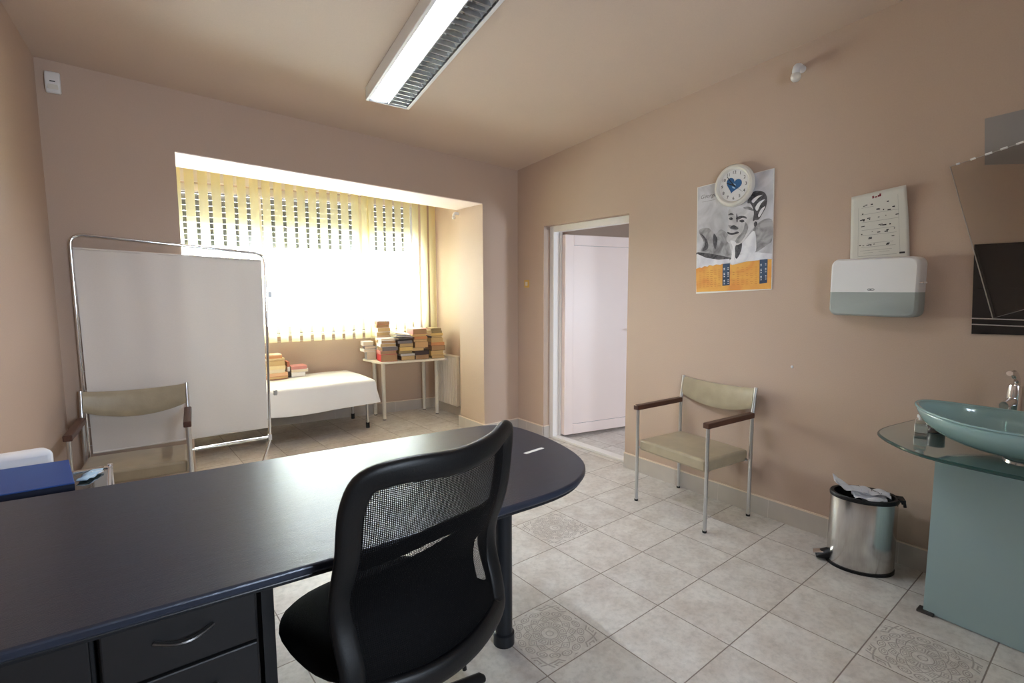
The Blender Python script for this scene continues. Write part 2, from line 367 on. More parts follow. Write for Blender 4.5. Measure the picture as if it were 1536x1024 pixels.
b = B(); prism(b, [(NL, .003), (NR, .003), (NR, .459), (NL, .459)], lambda x, y: zl(x, y)-.006, zl); struct(obj('trim_2', b, M_SOFFIT))
b = B(); prism(b, [(XL(YR-.2), YR-.2), (XL(.05), .05), (-4.3, .05), (-4.3, YR-.2)], 0, T); struct(obj('wall_left', b, M_WALL))
b = B(); WT = .155
box(b, 0, WT, DL, .05, 0, T); box(b, 0, WT, YR-.2, DR, 0, T)
box(b, 0, WT, DR-.001, DL+.001, DZ, T); struct(obj('wall_right', b, M_WALL))
# wall behind the camera, with an unseen window added for fill light
b = B(); RW0, RW1, RZ0, RZ1 = -2.7, -2.0, 1.1, 2.1
box(b, -4.3, RW0, YR-.2, YR, 0, T); box(b, RW1, .15, YR-.2, YR, 0, T); box(b, RW0-.001, RW1+.001, YR-.2, YR, 0, RZ0); box(b, RW0-.001, RW1+.001, YR-.2, YR, RZ1, T)
struct(obj('wall_front', b, M_WALL))
w2 = sempty('fill_window_rear')
b = B()
for (x0, x1, z0, z1) in ((RW0, RW0+.06, RZ0, RZ1), (RW1-.06, RW1, RZ0, RZ1), (RW0+.06, RW1-.06, RZ0, RZ0+.06), (RW0+.06, RW1-.06, RZ1-.06, RZ1), (-2.37, -2.33, RZ0+.06, RZ1-.06)): box(b, x0, x1, YR-.12, YR-.06, z0, z1)
obj('window_frame', b, M_UPVC, w2, bev=.004)
b = B(); box(b, RW0+.06, RW1-.06, YR-.092, YR-.088, RZ0+.06, RZ1-.06); obj('glass_pane', b, M_PANE, w2)
# recess: wall with the window in it, ceiling
WZ0, WZ1, WX0, WX1 = .95, 2.40, -2.98, -.30
def bwbox(b, x0, x1, y0, y1, z0, z1): prism(b, [(x0, BW(x0)+y0), (x1, BW(x1)+y0), (x1, BW(x1)+y1), (x0, BW(x0)+y1)], z0, z1)
b = B(); bwbox(b, -3.2, -.1, 0, .26, 0, WZ0); bwbox(b, -3.2, WX0, 0, .26, WZ0, WZ1); bwbox(b, WX1, -.1, 0, .26, WZ0, WZ1); bwbox(b, -3.2, -.1, 0, .26, WZ1, T)
struct(obj('wall_window', b, M_WALL))
b = B(); prism(b, [(-3.3, .45), (0, .45), (0, 2.2), (-3.3, 2.2)], 2.62, 2.72); struct(obj('trim_3', b, M_SOFFIT))
w1 = sempty('window_1')
MX = -.925
b = B()
for (x0, x1, z0, z1) in ((WX0, WX0+.07, WZ0, WZ1), (WX1-.07, WX1, WZ0, WZ1), (WX0+.07, WX1-.07, WZ0, WZ0+.07), (WX0+.07, WX1-.07, WZ1-.07, WZ1), (MX-.05, MX+.05, WZ0+.07, WZ1-.07), (-1.98, -1.91, WZ0+.07, WZ1-.07)): bwbox(b, x0, x1, .07, .13, z0, z1)
obj('window_frame', b, M_UPVC, w1, bev=.004)
b = B(); bwbox(b, WX0+.07, WX1-.07, .098, .102, WZ0+.07, WZ1-.07); obj('glass_pane', b, M_PANE, w1)
b = B(); bwbox(b, WX0, WX1, -.02, .07, WZ0-.03, WZ0); obj('window_sill', b, M_UPVC, w1, bev=.004)
# roller shutter outside, half down, its slats with light slots between
b = B(); z = WZ1-.02
while z > 1.86:
    bwbox(b, WX0, WX1, .20, .212, z-.0536, z); z -= .055
obj('roller_shutter', b, M_SHUT, w1, bev=.003)
b = B(); bwbox(b, WX0, WX1, -.02, -.001, WZ1, 2.60); obj('shutter_box', b, M_UPVC, w1, bev=.003)

# baseboards
BH = .12
def bb(name, p0, p1, nx, ny, z0=0.):
    """tile strip along p0-p1 standing out by n"""
    o = sempty(name)
    q = lambda p, k: (p[0]+nx*k, p[1]+ny*k)
    b = B(); prism(b, [p0, p1, q(p1, .010), q(p0, .010)], 0, BH-.008)
    t = obj('tile_strip', b, M_BASE, o)
    b = B(); prism(b, [p0, p1, q(p1, .011), q(p0, .011)], BH-.008, BH); obj('top_edge', b, M_BASETOP, o)
    b = B(); d = Vector((p1[0]-p0[0], p1[1]-p0[1])); L_ = d.length; d.normalize(); s = .14
    while s < L_-.02:
        c0 = (p0[0]+d.x*s, p0[1]+d.y*s); c1 = (c0[0]+d.x*.003, c0[1]+d.y*.003); prism(b, [q(c0, .0098), q(c1, .0098), q(c1, .0106), q(c0, .0106)], .001, BH-.009); s += 1/3
    if len(b.verts): obj('joint', b, M_CERAM, o)
    else: b.free()
bb('baseboard_back', (NR, 0), (-.011, 0), 0, -1)
bb('baseboard_niche', (NR, .46), (NR, 0), -1, 0)
bb('baseboard_corner', (0, 0), (0, DL), -1, 0)
bb('baseboard_reveal', (0, DL), (.07, DL), 0, -1)
bb('baseboard_right', (0, DR), (0, YR), -1, 0)
bb('baseboard_window', (-3.1, BW(-3.1)), (-.17, BW(-.17)), -.14, -1)
bb('baseboard_recess', (-.17, 1.40), (-.17, .46), -1, 0)
bb('baseboard_left', (XL(0), 0), (XL(YR), YR), 1, .1)
bb('baseboard_far', (XL(0), 0), (NL, 0), 0, -1)

# ---------------------------------------------------------------- door and the corridor beyond
dr = sempty('door_1')
FX = .07
b = B(); fw_ = .055
box(b, FX, FX+.07, DL-fw_, DL, 0, DZ); box(b, FX, FX+.07, DR, DR+fw_, 0, DZ); box(b, FX, FX+.07, DR+fw_, DL-fw_, DZ-fw_, DZ)
obj('door_frame', b, M_UPVC, dr, bev=.005)
b = B(); box(b, FX+.07, FX+.09, DL-fw_-.02, DL, .02, DZ-.02); box(b, FX+.07, FX+.09, DR+.02, DR+fw_+.02, .02, DZ-.02); obj('frame_gasket', b, M_UPVC, dr, bev=.003)
b = B(); box(b, FX-.005, FX+.075, DR, DL-fw_, 0, .022); obj('threshold', b, M_UPVC, dr, bev=.004)
lo = bpy.data.objects.new('door_leaf', None); COL.objects.link(lo); lo.parent = dr
lo.location = (FX+.085, DL-fw_-.02, 0); lo.rotation_euler = (0, 0, math.radians(-11))
LW, LH = .87, DZ-.075
b = B()
for (x0, x1, z0, z1) in ((0, .095, .03, LH), (LW-.095, LW, .03, LH), (.095, LW-.095, .03, .125), (.095, LW-.095, LH-.095, LH)): box(b, x0, x1, -.055, 0, z0, z1)
obj('leaf_frame', b, M_LEAF, lo, bev=.006)
b = B(); box(b, .095, LW-.095, -.042, -.012, .125, LH-.095); obj('leaf_panel', b, M_LEAF, lo)
b = B()
for (x0, x1, z0, z1) in ((.094, .098, .125, LH-.095), (LW-.098, LW-.094, .125, LH-.095), (.095, LW-.095, .122, .127), (.095, LW-.095, LH-.097, LH-.093)): box(b, x0, x1, -.0445, -.04, z0, z1)
obj('gasket', b, M_MAG, lo)
b = B(); tube(b, round_path([(LW-.05, -.05, 1.0), (LW-.05, -.11, 1.0), (LW-.17, -.11, 1.0)], .02), .009); obj('door_handle', b, M_CHROME, lo, smooth=True)
b = B(); prism(b, [(.15, -3.6), (2.6, -3.6), (2.6, .9), (.15, .9)], -.1, -.001); struct(obj('floor_corridor', b, M_FLOOR))
b = B(); prism(b, [(.155, -3.6), (2.6, -3.6), (2.6, .9), (.155, .9)], 2.35, 2.45); struct(obj('ceiling_corridor', b, M_CEIL))
b = B(); box(b, .155, 2.6, .3, .5, 0, 2.35); box(b, 2.3, 2.6, -3.6, .3, 0, 2.35)
box(b, .155, .9, -3.7, -3.5, 0, 2.35); box(b, 1.5, 2.3, -3.7, -3.5, 0, 2.35); box(b, .899, 1.501, -3.7, -3.5, 0, .7); box(b, .899, 1.501, -3.7, -3.5, 1.6, 2.35)
struct(obj('wall_corridor', b, M_WALL))
w3 = sempty('fill_window_corridor')  # unseen window added at the corridor end to light the door leaf
b = B()
for (x0, x1, z0, z1) in ((.9, .96, .7, 1.6), (1.44, 1.5, .7, 1.6), (.96, 1.44, .7, .76), (.96, 1.44, 1.54, 1.6)): box(b, x0, x1, -3.64, -3.58, z0, z1)
obj('window_frame', b, M_UPVC, w3); b = B(); box(b, .96, 1.44, -3.612, -3.608, .76, 1.54); obj('glass_pane', b, M_PANE, w3)

# ---------------------------------------------------------------- vertical blinds
def blind(name, label, xs, x_end, ztop, zbot):
    t = thing(name, label, 'blind', (xs[0], BW(xs[0])-.10, 0), group='yellow vertical blinds in the window recess'); L0 = Vector(t.location)
    b = B(); bx0 = xs[0]-.05
    prism(b, [(bx0-L0.x, BW(bx0)-.125-L0.y), (x_end-L0.x, BW(x_end)-.125-L0.y), (x_end-L0.x, BW(x_end)-.085-L0.y), (bx0-L0.x, BW(bx0)-.085-L0.y)], ztop, ztop+.035)
    obj('head_rail', b, M_UPVC, t, bev=.003)
    p = (xs[1]-xs[0])
    for i, x in enumerate(xs):
        wv = .0375; ang = math.radians(random.uniform(-4, 8)); cx, cy = x-L0.x, BW(x)-.10-L0.y
        def f(u, v, cx=cx, cy=cy, ang=ang, ph=random.uniform(0, 6)):
            a = (u-.5)*2*wv; bow = .006*(1-(2*u-1)**2); tw = ang+.03*math.sin(v*3+ph)
            return (cx+a*math.cos(tw)-bow*math.sin(tw), cy+a*math.sin(tw)-.14*a+bow, zbot+(ztop-.03-zbot)*v)
        b = B(); grid(b, 4, 6, f); vn = obj('vane', b, M_VANE, t, smooth='all')
        b = B(); box(b, cx-.012, cx+.012, cy-.004, cy+.004, ztop-.03, ztop); obj('carrier', b, M_UPVC, vn)
    b = B(); tube(b, [(xs[0]-.03-L0.x+q*(xs[-1]-xs[0]+.06)/24, BW(xs[0]+q*(xs[-1]-xs[0])/24)-.112-L0.y, zbot+.012+.002*(q % 2)) for q in range(25)], .0016, 5); obj('bottom_chain', b, M_WHITE, t)
zb = .868
blind('vertical_blind', 'long yellow vertical blind filling the left two thirds of the recess window', [-2.578+.1045*(k-.5) for k in range(-3, 17)], -.925, 2.57, zb)
blind('vertical_blind', 'short yellow vertical blind at the right end of the recess window', [-.852+.098*(k-.5) for k in range(0, 8)], -.165, 2.57, .865)

# ---------------------------------------------------------------- radiator in the recess
t = thing('radiator', 'cream ribbed radiator on the recess side wall beside the white table', 'radiator', (-.17, 1.0, 0))
b = B(); y = -.225
for k in range(12):
    box(b, -.075, -.03, y, y+.034, .12, .655); y += .039
obj('ribs', b, M_RAD, t, bev=.009, bseg=3)
b = B(); box(b, -.085, -.012, -.24, .25, .655, .672); obj('top_grille', b, M_RAD, t, bev=.004)
b = B(); box(b, -.03, -.012, -.23, .24, .12, .65); box(b, -.012, 0.001, -.15, -.11, .2, .6); box(b, -.012, 0.001, .11, .15, .2, .6); obj('back_panel', b, M_RAD, t)

# ---------------------------------------------------------------- white table and the books
t = thing('side_table', 'small white laminate table loaded with piles of books in window recess', 'table', (-.62, 1.15, 0))
O = Vector((-.62, 1.15, 0)); ZT = .650
fl = atz(571.6, 543.5, ZT); fr_ = atz(673.5, 536.5, ZT); 
ex = Vector((fr_.x-fl.x, fr_.y-fl.y, 0)); TL = ex.length; ex.normalize(); ey = Vector((-ex.y, ex.x, 0)); TD = .43
tl_ = atz(541.7, 537.3, ZT)
poly = [fl, fr_, fr_+ey*TD*.92+ex*.0, Vector((tl_.x, min(tl_.y, BW(tl_.x)-.03), 0))+ex*.0]
poly[2] = Vector((min(poly[2].x, -.27), min(poly[2].y, BW(-.3)-.03), 0))
pl = [Vector((p.x, p.y, 0))-O for p in poly]
rp = round_path([(pl[0]+pl[1])/2]+pl[1:]+[pl[0], (pl[0]+pl[1])/2], .05, 5)[:-1]
b = B(); prism(b, [(p.x, p.y) for p in rp], ZT-.022, ZT); obj('table_top', b, M_CREAM, t, bev=.003)
for (x, y) in ((-.912, 1.167), (-.325, 1.075), (-.345, 1.345), (-.90, 1.44)):
    b = B(); tube(b, [(x-O.x, y-O.y, .012), (x-O.x, y-O.y, ZT-.022)], [.019, .021], 14); l = obj('leg', b, M_CREAM, t, smooth=True)
    b = B(); lathe(b, [(.014, 0), (.018, .003), (.018, .012)], (x-O.x, y-O.y, 0), 14); obj('foot_glide', b, M_HANDLE, l, smooth=True)

COLS = {'red': (188, 45, 50), 'pink': (205, 138, 130), 'grey': (120, 112, 112), 'cream': (228, 208, 160), 'tan': (196, 158, 112), 'brown': (112, 84, 66),
        'dark brown': (66, 48, 42), 'orange brown': (200, 138, 92), 'white': (236, 232, 230), 'olive': (148, 128, 88), 'yellow': (222, 190, 120), 'pale blue': (190, 208, 228),
        'lilac grey': (170, 168, 184), 'silver': (186, 186, 188), 'terracotta': (176, 102, 74), 'peach': (222, 178, 140)}
MC = {k: mat('cover_'+k.replace(' ', '_'), srgb(*v), .5, var=.06) for k, v in COLS.items()}
MPG = {'w': mat('page_edges', srgb(226, 212, 188), .85, var=.08, scale=90, stretch=(.3, .3, 8)), 'y': mat('yellowed_page_edges', srgb(206, 176, 128), .85, var=.1, scale=90, stretch=(.3, .3, 8)), 'b': mat('browned_page_edges', srgb(172, 138, 104), .85, var=.1, scale=90, stretch=(.3, .3, 8))}
ORD = ['bottom', 'second', 'third', 'fourth', 'fifth', 'sixth', 'seventh', 'eighth', 'ninth', 'tenth', 'eleventh', 'twelfth']
def book(org, ax, ay, w, d, z, th, col, pg, spine, label, group, rz=0., tiltx=0.):
    """org = front-left corner on the surface; spine 'l','f','b','r' = side that carries the spine"""
    c = org+ax*(w/2)+ay*(d/2)
    o = thing('book', label, 'book', (c.x, c.y, z), math.atan2(ax.y, ax.x)+rz, group)
    if tiltx: o.rotation_euler = (0, tiltx, math.atan2(ax.y, ax.x)+rz)
    ct = min(.003, th*.14); hw, hd = w/2, d/2
    b = B(); box(b, -hw, hw, -hd, hd, 0, ct); box(b, -hw, hw, -hd, hd, th-ct, th)
    if spine == 'l': box(b, -hw, -hw+ct, -hd, hd, ct, th-ct)
    if spine == 'r': box(b, hw-ct, hw, -hd, hd, ct, th-ct)
    if spine == 'f': box(b, -hw, hw, -hd, -hd+ct, ct, th-ct)
    if spine == 'b': box(b, -hw, hw, hd-ct, hd, ct, th-ct)
    obj('cover', b, MC[col], o, bev=.0008)
    e = .004
    b = B(); box(b, -hw+(ct if spine == 'l' else e), hw-(ct if spine == 'r' else e), -hd+(ct if spine == 'f' else e), hd-(ct if spine == 'b' else e), ct, th-ct); obj('pages', b, MPG[pg], o)
    return o
def pile(org, ax, ay, where, group, books):
    z = org.z; n = len(books)
    for i, (th, w, d, col, pg, sp, dx, dy, rz) in enumerate(books):
        pos = 'on top' if i == n-1 else ('at the bottom' if i == 0 else ORD[i]+' from the bottom')
        kind = 'thick' if th > .042 else ('thin' if th < .027 else '')
        lab = ('%s %s book %s of the %s' % (kind, col, pos, where)).strip()
        book(Vector((org.x, org.y, 0))+ax*dx+ay*dy, ax, ay, w, d, z, th, col, pg, sp, lab, group, rz); z += th+.0004
    return z
G1 = 'books piled on the white table'
fo = lambda a, d: Vector((fl.x, fl.y, 0))+ex*(a*TL)+ey*d+Vector((0, 0, ZT+.0005))
K = TL
pile(fo(0.01, .03), ex, ey, 'front left pile', G1, [(.075, .175, .19, 'red', 'b', 'l', 0, 0, 0), (.036, .17, .185, 'pink', 'b', 'l', -.006, .0, .02), (.040, .165, .185, 'grey', 'b', 'f', .012, .0, .05),
    (.034, .165, .18, 'white', 'y', 'l', .0, .01, .0), (.034, .15, .17, 'white', 'b', 'l', .012, .0, -.03), (.018, .15, .16, 'white', 'w', 'l', .0, .02, .12)])
zB = pile(fo(.275, .035), ex, ey, 'second front pile', G1, [(.046, .15, .23, 'brown', 'y', 'l', .015, 0, .03), (.024, .16, .24, 'silver', 'w', 'f', 0, -.01, .10), (.030, .14, .22, 'olive', 'y', 'f', .0, 0, -.04),
    (.040, .14, .22, 'yellow', 'y', 'f', .004, 0, .0), (.038, .15, .22, 'brown', 'y', 'l', -.004, 0, .07), (.030, .155, .23, 'grey', 'b', 'f', -.01, -.01, -.06)])
pile(fo(.50, .035), ex, ey, 'third front pile', G1, [(.050, .155, .23, 'dark brown', 'b', 'l', .0, 0, .04), (.042, .16, .24, 'dark brown', 'b', 'f', 0, -.005, -.03), (.034, .13, .22, 'olive', 'y', 'r', -.03, .0, .0),
    (.060, .145, .22, 'tan', 'b', 'f', 0, 0, .02), (.028, .15, .22, 'brown', 'y', 'l', -.006, 0, -.05), (.030, .145, .22, 'orange brown', 'b', 'f', -.01, 0, .06), (.022, .15, .23, 'yellow', 'y', 'l', -.01, 0, -.1), (.060, .155, .22, 'pink', 'b', 'l', -.02, 0, .03)])
pile(fo(.745, .03), ex, ey, 'right hand pile', G1, [(.030, .145, .23, 'olive', 'y', 'l', .005, 0, .0), (.018, .145, .23, 'yellow', 'y', 'l', -.004, 0, .03), (.034, .14, .23, 'yellow', 'y', 'l', 0, 0, -.02), (.056, .155, .24, 'dark brown', 'b', 'r', 0, 0, .02),
    (.034, .15, .23, 'orange brown', 'y', 'f', .003, 0, -.03), (.048, .135, .22, 'yellow', 'y', 'l', .004, 0, .0), (.022, .125, .21, 'dark brown', 'y', 'l', -.004, 0, .06), (.030, .135, .21, 'yellow', 'y', 'f', 0, 0, -.02), (.024, .12, .2, 'olive', 'y', 'f', .0, 0, .05), (.028, .115, .19, 'olive', 'b', 'f', .0, 0, 0)])
lft = Vector((fl.x, fl.y, 0))
bk = (Vector((tl_.x, tl_.y, 0))-lft).normalized(); bx_ = Vector((bk.y, -bk.x, 0))
pile(lft+ey*.27-ex*.105+Vector((0, 0, ZT+.0005)), ex, ey, 'low back left pile', G1, [(.085, .10, .12, 'silver', 'w', 'l', .02, 0, .0), (.030, .13, .15, 'white', 'w', 'l', -.02, -.02, .10), (.032, .12, .15, 'grey', 'w', 'l', .0, -.01, -.05), (.045, .11, .14, 'white', 'w', 'l', -.015, 0, .0)])
pile(lft+ey*.245+ex*.02+Vector((0, 0, ZT+.0005)), ex, ey, 'tall back left pile', G1, [(.050, .15, .12, 'terracotta', 'b', 'l', 0, 0, 0), (.05, .15, .12, 'tan', 'b', 'l', 0, 0, .02), (.045, .15, .12, 'white', 'w', 'l', 0, 0, 0), (.05, .15, .12, 'tan', 'w', 'l', 0, 0, 0), (.05, .15, .12, 'peach', 'w', 'f', 0, 0, 0),
    (.045, .15, .12, 'white', 'y', 'l', 0, 0, 0), (.045, .14, .12, 'white', 'y', 'l', .01, 0, .02), (.034, .14, .12, 'peach', 'b', 'l', .0, 0, -.02), (.036, .14, .12, 'terracotta', 'b', 'l', .005, 0, .03)])
# magazines lying slanted on the second pile
for i, (c, th, rz, tl, lab) in enumerate((('grey', .012, .25, .05, 'grey magazine slanting on the second front pile'), ('lilac grey', .012, .1, .14, 'lilac grey magazine lying over the grey magazine'), ('white', .010, -.12, .2, 'white magazine on the very top of the second front pile'))):
    book(fo(.275, .03)-ex*.045, ex, ey, .18, .23, zB+.012+.028*i, th, c, 'w', 'f', lab, G1, rz, tl)

# ---------------------------------------------------------------- examination couch with sheet and its books
t = thing('examination_couch', 'low grey steel examination couch standing under the recess window', 'couch', (-2.0, 1.1, 0))
O = Vector((-2.0, 1.1, 0)); CX0, CX1, CY0, CY1, CZ = -3.02, -1.19, .80, 1.53, .525
b = B(); box(b, CX0-O.x, CX1-O.x, CY0+.01-O.y, CY1-O.y, .455, CZ-.006); obj('mattress', b, M_OFFW, t, bev=.02)
b = B(); tube(b, [(CX0-O.x+.02, .99-O.y, .40), (CX1-O.x+.02, .99-O.y, .40)], .014); tube(b, [(CX0-O.x+.02, 1.42-O.y, .40), (CX1-O.x+.02, 1.42-O.y, .40)], .014); tube(b, [(CX0-O.x+.1, 1.2-O.y, .26), (CX1-O.x, 1.2-O.y, .26)], .010)
for x in (CX0+.02, -2.1, CX1+.02): tube(b, [(x-O.x, .99-O.y, .40), (x-O.x, 1.42-O.y, .40)], .012); tube(b, [(x-O.x, 1.2-O.y, .26), (x-O.x, 1.2-O.y, .45)], .01)
box(b, CX0-O.x, CX1-O.x, CY0+.04-O.y, CY1-.02-O.y, .43, .456); obj('frame', b, M_BEDMET, t, smooth=True)
for (x, y) in ((-1.167, .992), (-1.155, 1.45), (CX0+.03, .992), (CX0+.03, 1.43)):
    b = B(); tube(b, [(x-O.x, y-O.y, .03), (x-O.x, y-O.y, .44)], .013, 12); l = obj('leg', b, M_SATIN, t, smooth=True)
    b = B(); tube(b, [(x-O.x, y-O.y, 0), (x-O.x, y-O.y, .055)], .019, 12); obj('rubber_foot', b, M_RUBBER, l, smooth=True)
def sheet_pt(u, v):
    # u along x, v: 0 hem of the near side .. 1 far edge on top
    x = CX0-.03+(CX1+.035-CX0+.03)*min(u, .86)/.86
    if v < .4: k = v/.4; y = CY0-.018-.012*math.sin(x*9)*(1-k)-.01*(1-k); z = .285+.012*math.sin(x*5+1)+k*(CZ-.285-.012*math.sin(x*5+1)*0)-.0
    else: k = (v-.4)/.6; y = CY0+(CY1-CY0)*k; z = CZ+.003+.002*math.sin(x*13+y*9)
    if v < .4: z = .285+.010*math.sin(x*5+1)*(1-k)+(CZ-.285)*k
    if u > .86:
        q = (u-.86)/.14; x = CX1+.035+.028*q+.014*math.sin(v*30)*q; drop = (.20+.05*math.sin(v*7+.5))*q
        z = z-drop if v >= .4 else max(z-.9*drop*(v/.4), .235+.02*q)
        z -= .0
    return (x-O.x, y-O.y, z)
b = B(); grid(b, 60, 34, sheet_pt)
sh = obj('bed_sheet', b, M_SHEET, None, smooth='all', solid=.002, sub=1); sh.location = O
tag(sh, 'white cotton sheet draped over the low examination couch', 'sheet')
G2 = 'books lying on the sheeted couch'
X = Vector((1, 0, 0)); Y = Vector((0, 1, 0))
YP = 1.32; xa = aty(400, 560, YP).x; xb = aty(432.5, 560, YP).x; xc = aty(437.5, 560, YP).x; xd = aty(463, 560, YP).x
w1p = xb-xa; ZS = CZ+.009
pile(Vector((xa, YP, ZS)), X, Y, 'couch pile by the screen post', G2, [(.028, w1p, .19, 'terracotta', 'y', 'l', 0, 0, .0), (.032, w1p, .19, 'peach', 'y', 'f', -.006, 0, .03), (.036, w1p-.02, .18, 'cream', 'w', 'l', -.004, 0, .0), (.034, w1p-.02, .18, 'cream', 'y', 'f', -.004, 0, .02), (.05, w1p-.02, .17, 'tan', 'y', 'r', -.004, 0, -.02), (.022, w1p-.02, .17, 'cream', 'w', 'f', -.006, .01, .02), (.022, w1p-.05, .15, 'orange brown', 'b', 'f', 0, 0, .03), (.014, w1p-.05, .15, 'peach', 'b', 'f', 0, 0, 0)])
wn = xc-xb-.008
pile(Vector((xb+.006, YP+.05, ZS)), X, Y, 'narrow middle couch pile', G2, [(.06, wn, .13, 'dark brown', 'b', 'f', 0, 0, 0), (.045, wn, .13, 'white', 'w', 'f', .0, 0, .0), (.05, wn, .13, 'terracotta', 'b', 'f', 0, 0, 0)])
w2p = xd-xc
pile(Vector((xc+.008, YP+.04, ZS)), X, Y, 'low flat couch pile', G2, [(.042, w2p-.03, .14, 'white', 'w', 'f', .0, 0, .0), (.030, w2p, .14, 'white', 'w', 'r', .0, 0, .0), (.034, w2p-.01, .14, 'pink', 'w', 'f', .0, 0, .0)])

# ---------------------------------------------------------------- privacy screen
t = thing('privacy_screen', 'folding medical screen with white cloth stretched in a chrome tube frame', 'screen', (-2.8, -.045, 0))
O = Vector((-2.8, -.045, 0)); YS = -.045
g_ = lambda u, v: aty(u, v, YS)-O
TLp, TRp = g_(104, 350), g_(397, 381); RB, LB = g_(405, 655), Vector((g_(104, 350).x+.0, 0, g_(405, 655).z+.03))
b = B(); tube(b, round_path([(LB.x, 0, .03), tuple(TLp), tuple(TRp), tuple(RB), (RB.x+.0, 0, RB.z-.02), (RB.x-.10, -.0, .04)], .07, 8), .0095, 12); obj('frame_tube', b, M_CHROME, t, smooth=True)
b = B(); tube(b, [(LB.x, 0, RB.z+.0), (RB.x, 0, RB.z)], .010, 12); obj('bottom_rail', b, M_CHROME, t, smooth=True)
b = B()
for (x, z) in ((TRp.x+.018, TRp.z-.28), (TRp.x+.022, RB.z+.32), (RB.x, RB.z)): box(b, x-.012, x+.012, -.016, .016, z-.02, z+.02)
obj('hinge_clips', b, M_SATIN, t, bev=.004)
for sx in (-1, 1):
    x = RB.x-.10 if sx > 0 else LB.x
    b = B(); tube(b, [(x-.09, 0, .034), (x+.09, 0, .034)], .010, 10); l = obj('foot', b, M_CHROME, t, smooth=True)
    b = B(); tube(b, [(x-.08, -.01, .016), (x-.08, .01, .016)], .016, 14); tube(b, [(x+.08, -.01, .016), (x+.08, .01, .016)], .016, 14); obj('caster', b, M_RUBBER, l, smooth=True)
c0, c1, c2, c3 = g_(109, 372), g_(392, 391), g_(402, 640), Vector((g_(109, 372).x+.01, 0, g_(402, 640).z+.0))
def scl(u, v):
    p = (c0*(1-u)+c1*u)*v+(c3*(1-u)+c2*u)*(1-v)
    return (p.x, .010*math.sin(u*9+.6)*math.sin(v*2.6)+.004*math.sin(u*31)*v+.006*math.sin((u*1.3+v)*14)*(1-v)**3, p.z)
b = B(); grid(b, 60, 30, scl); obj('cloth_panel', b, M_SCREEN, t, smooth='all')
b = B(); box(b, c0.x, c1.x, -.004, .004, 0, .001); b.clear()
tube(b, [tuple(c0), tuple(c1)], .006, 8); obj('hem_rod', b, M_SCREEN, t, smooth=True); b = B(); tube(b, [tuple(c3), tuple(c2)], .006, 8); obj('hem_rod', b, M_SCREEN, t, smooth=True)
b = B()
for k in range(11):
    v = .04+k*.092
    for e0, e1, s in ((c3, c0, -1), (c2, c1, 1)):
        p = e0*(1-v)+e1*v; tube(b, [(p.x, 0, p.z), (p.x+s*.018, 0, p.z)], .0016, 5)
obj('tension_cords', b, M_WHITE, t)

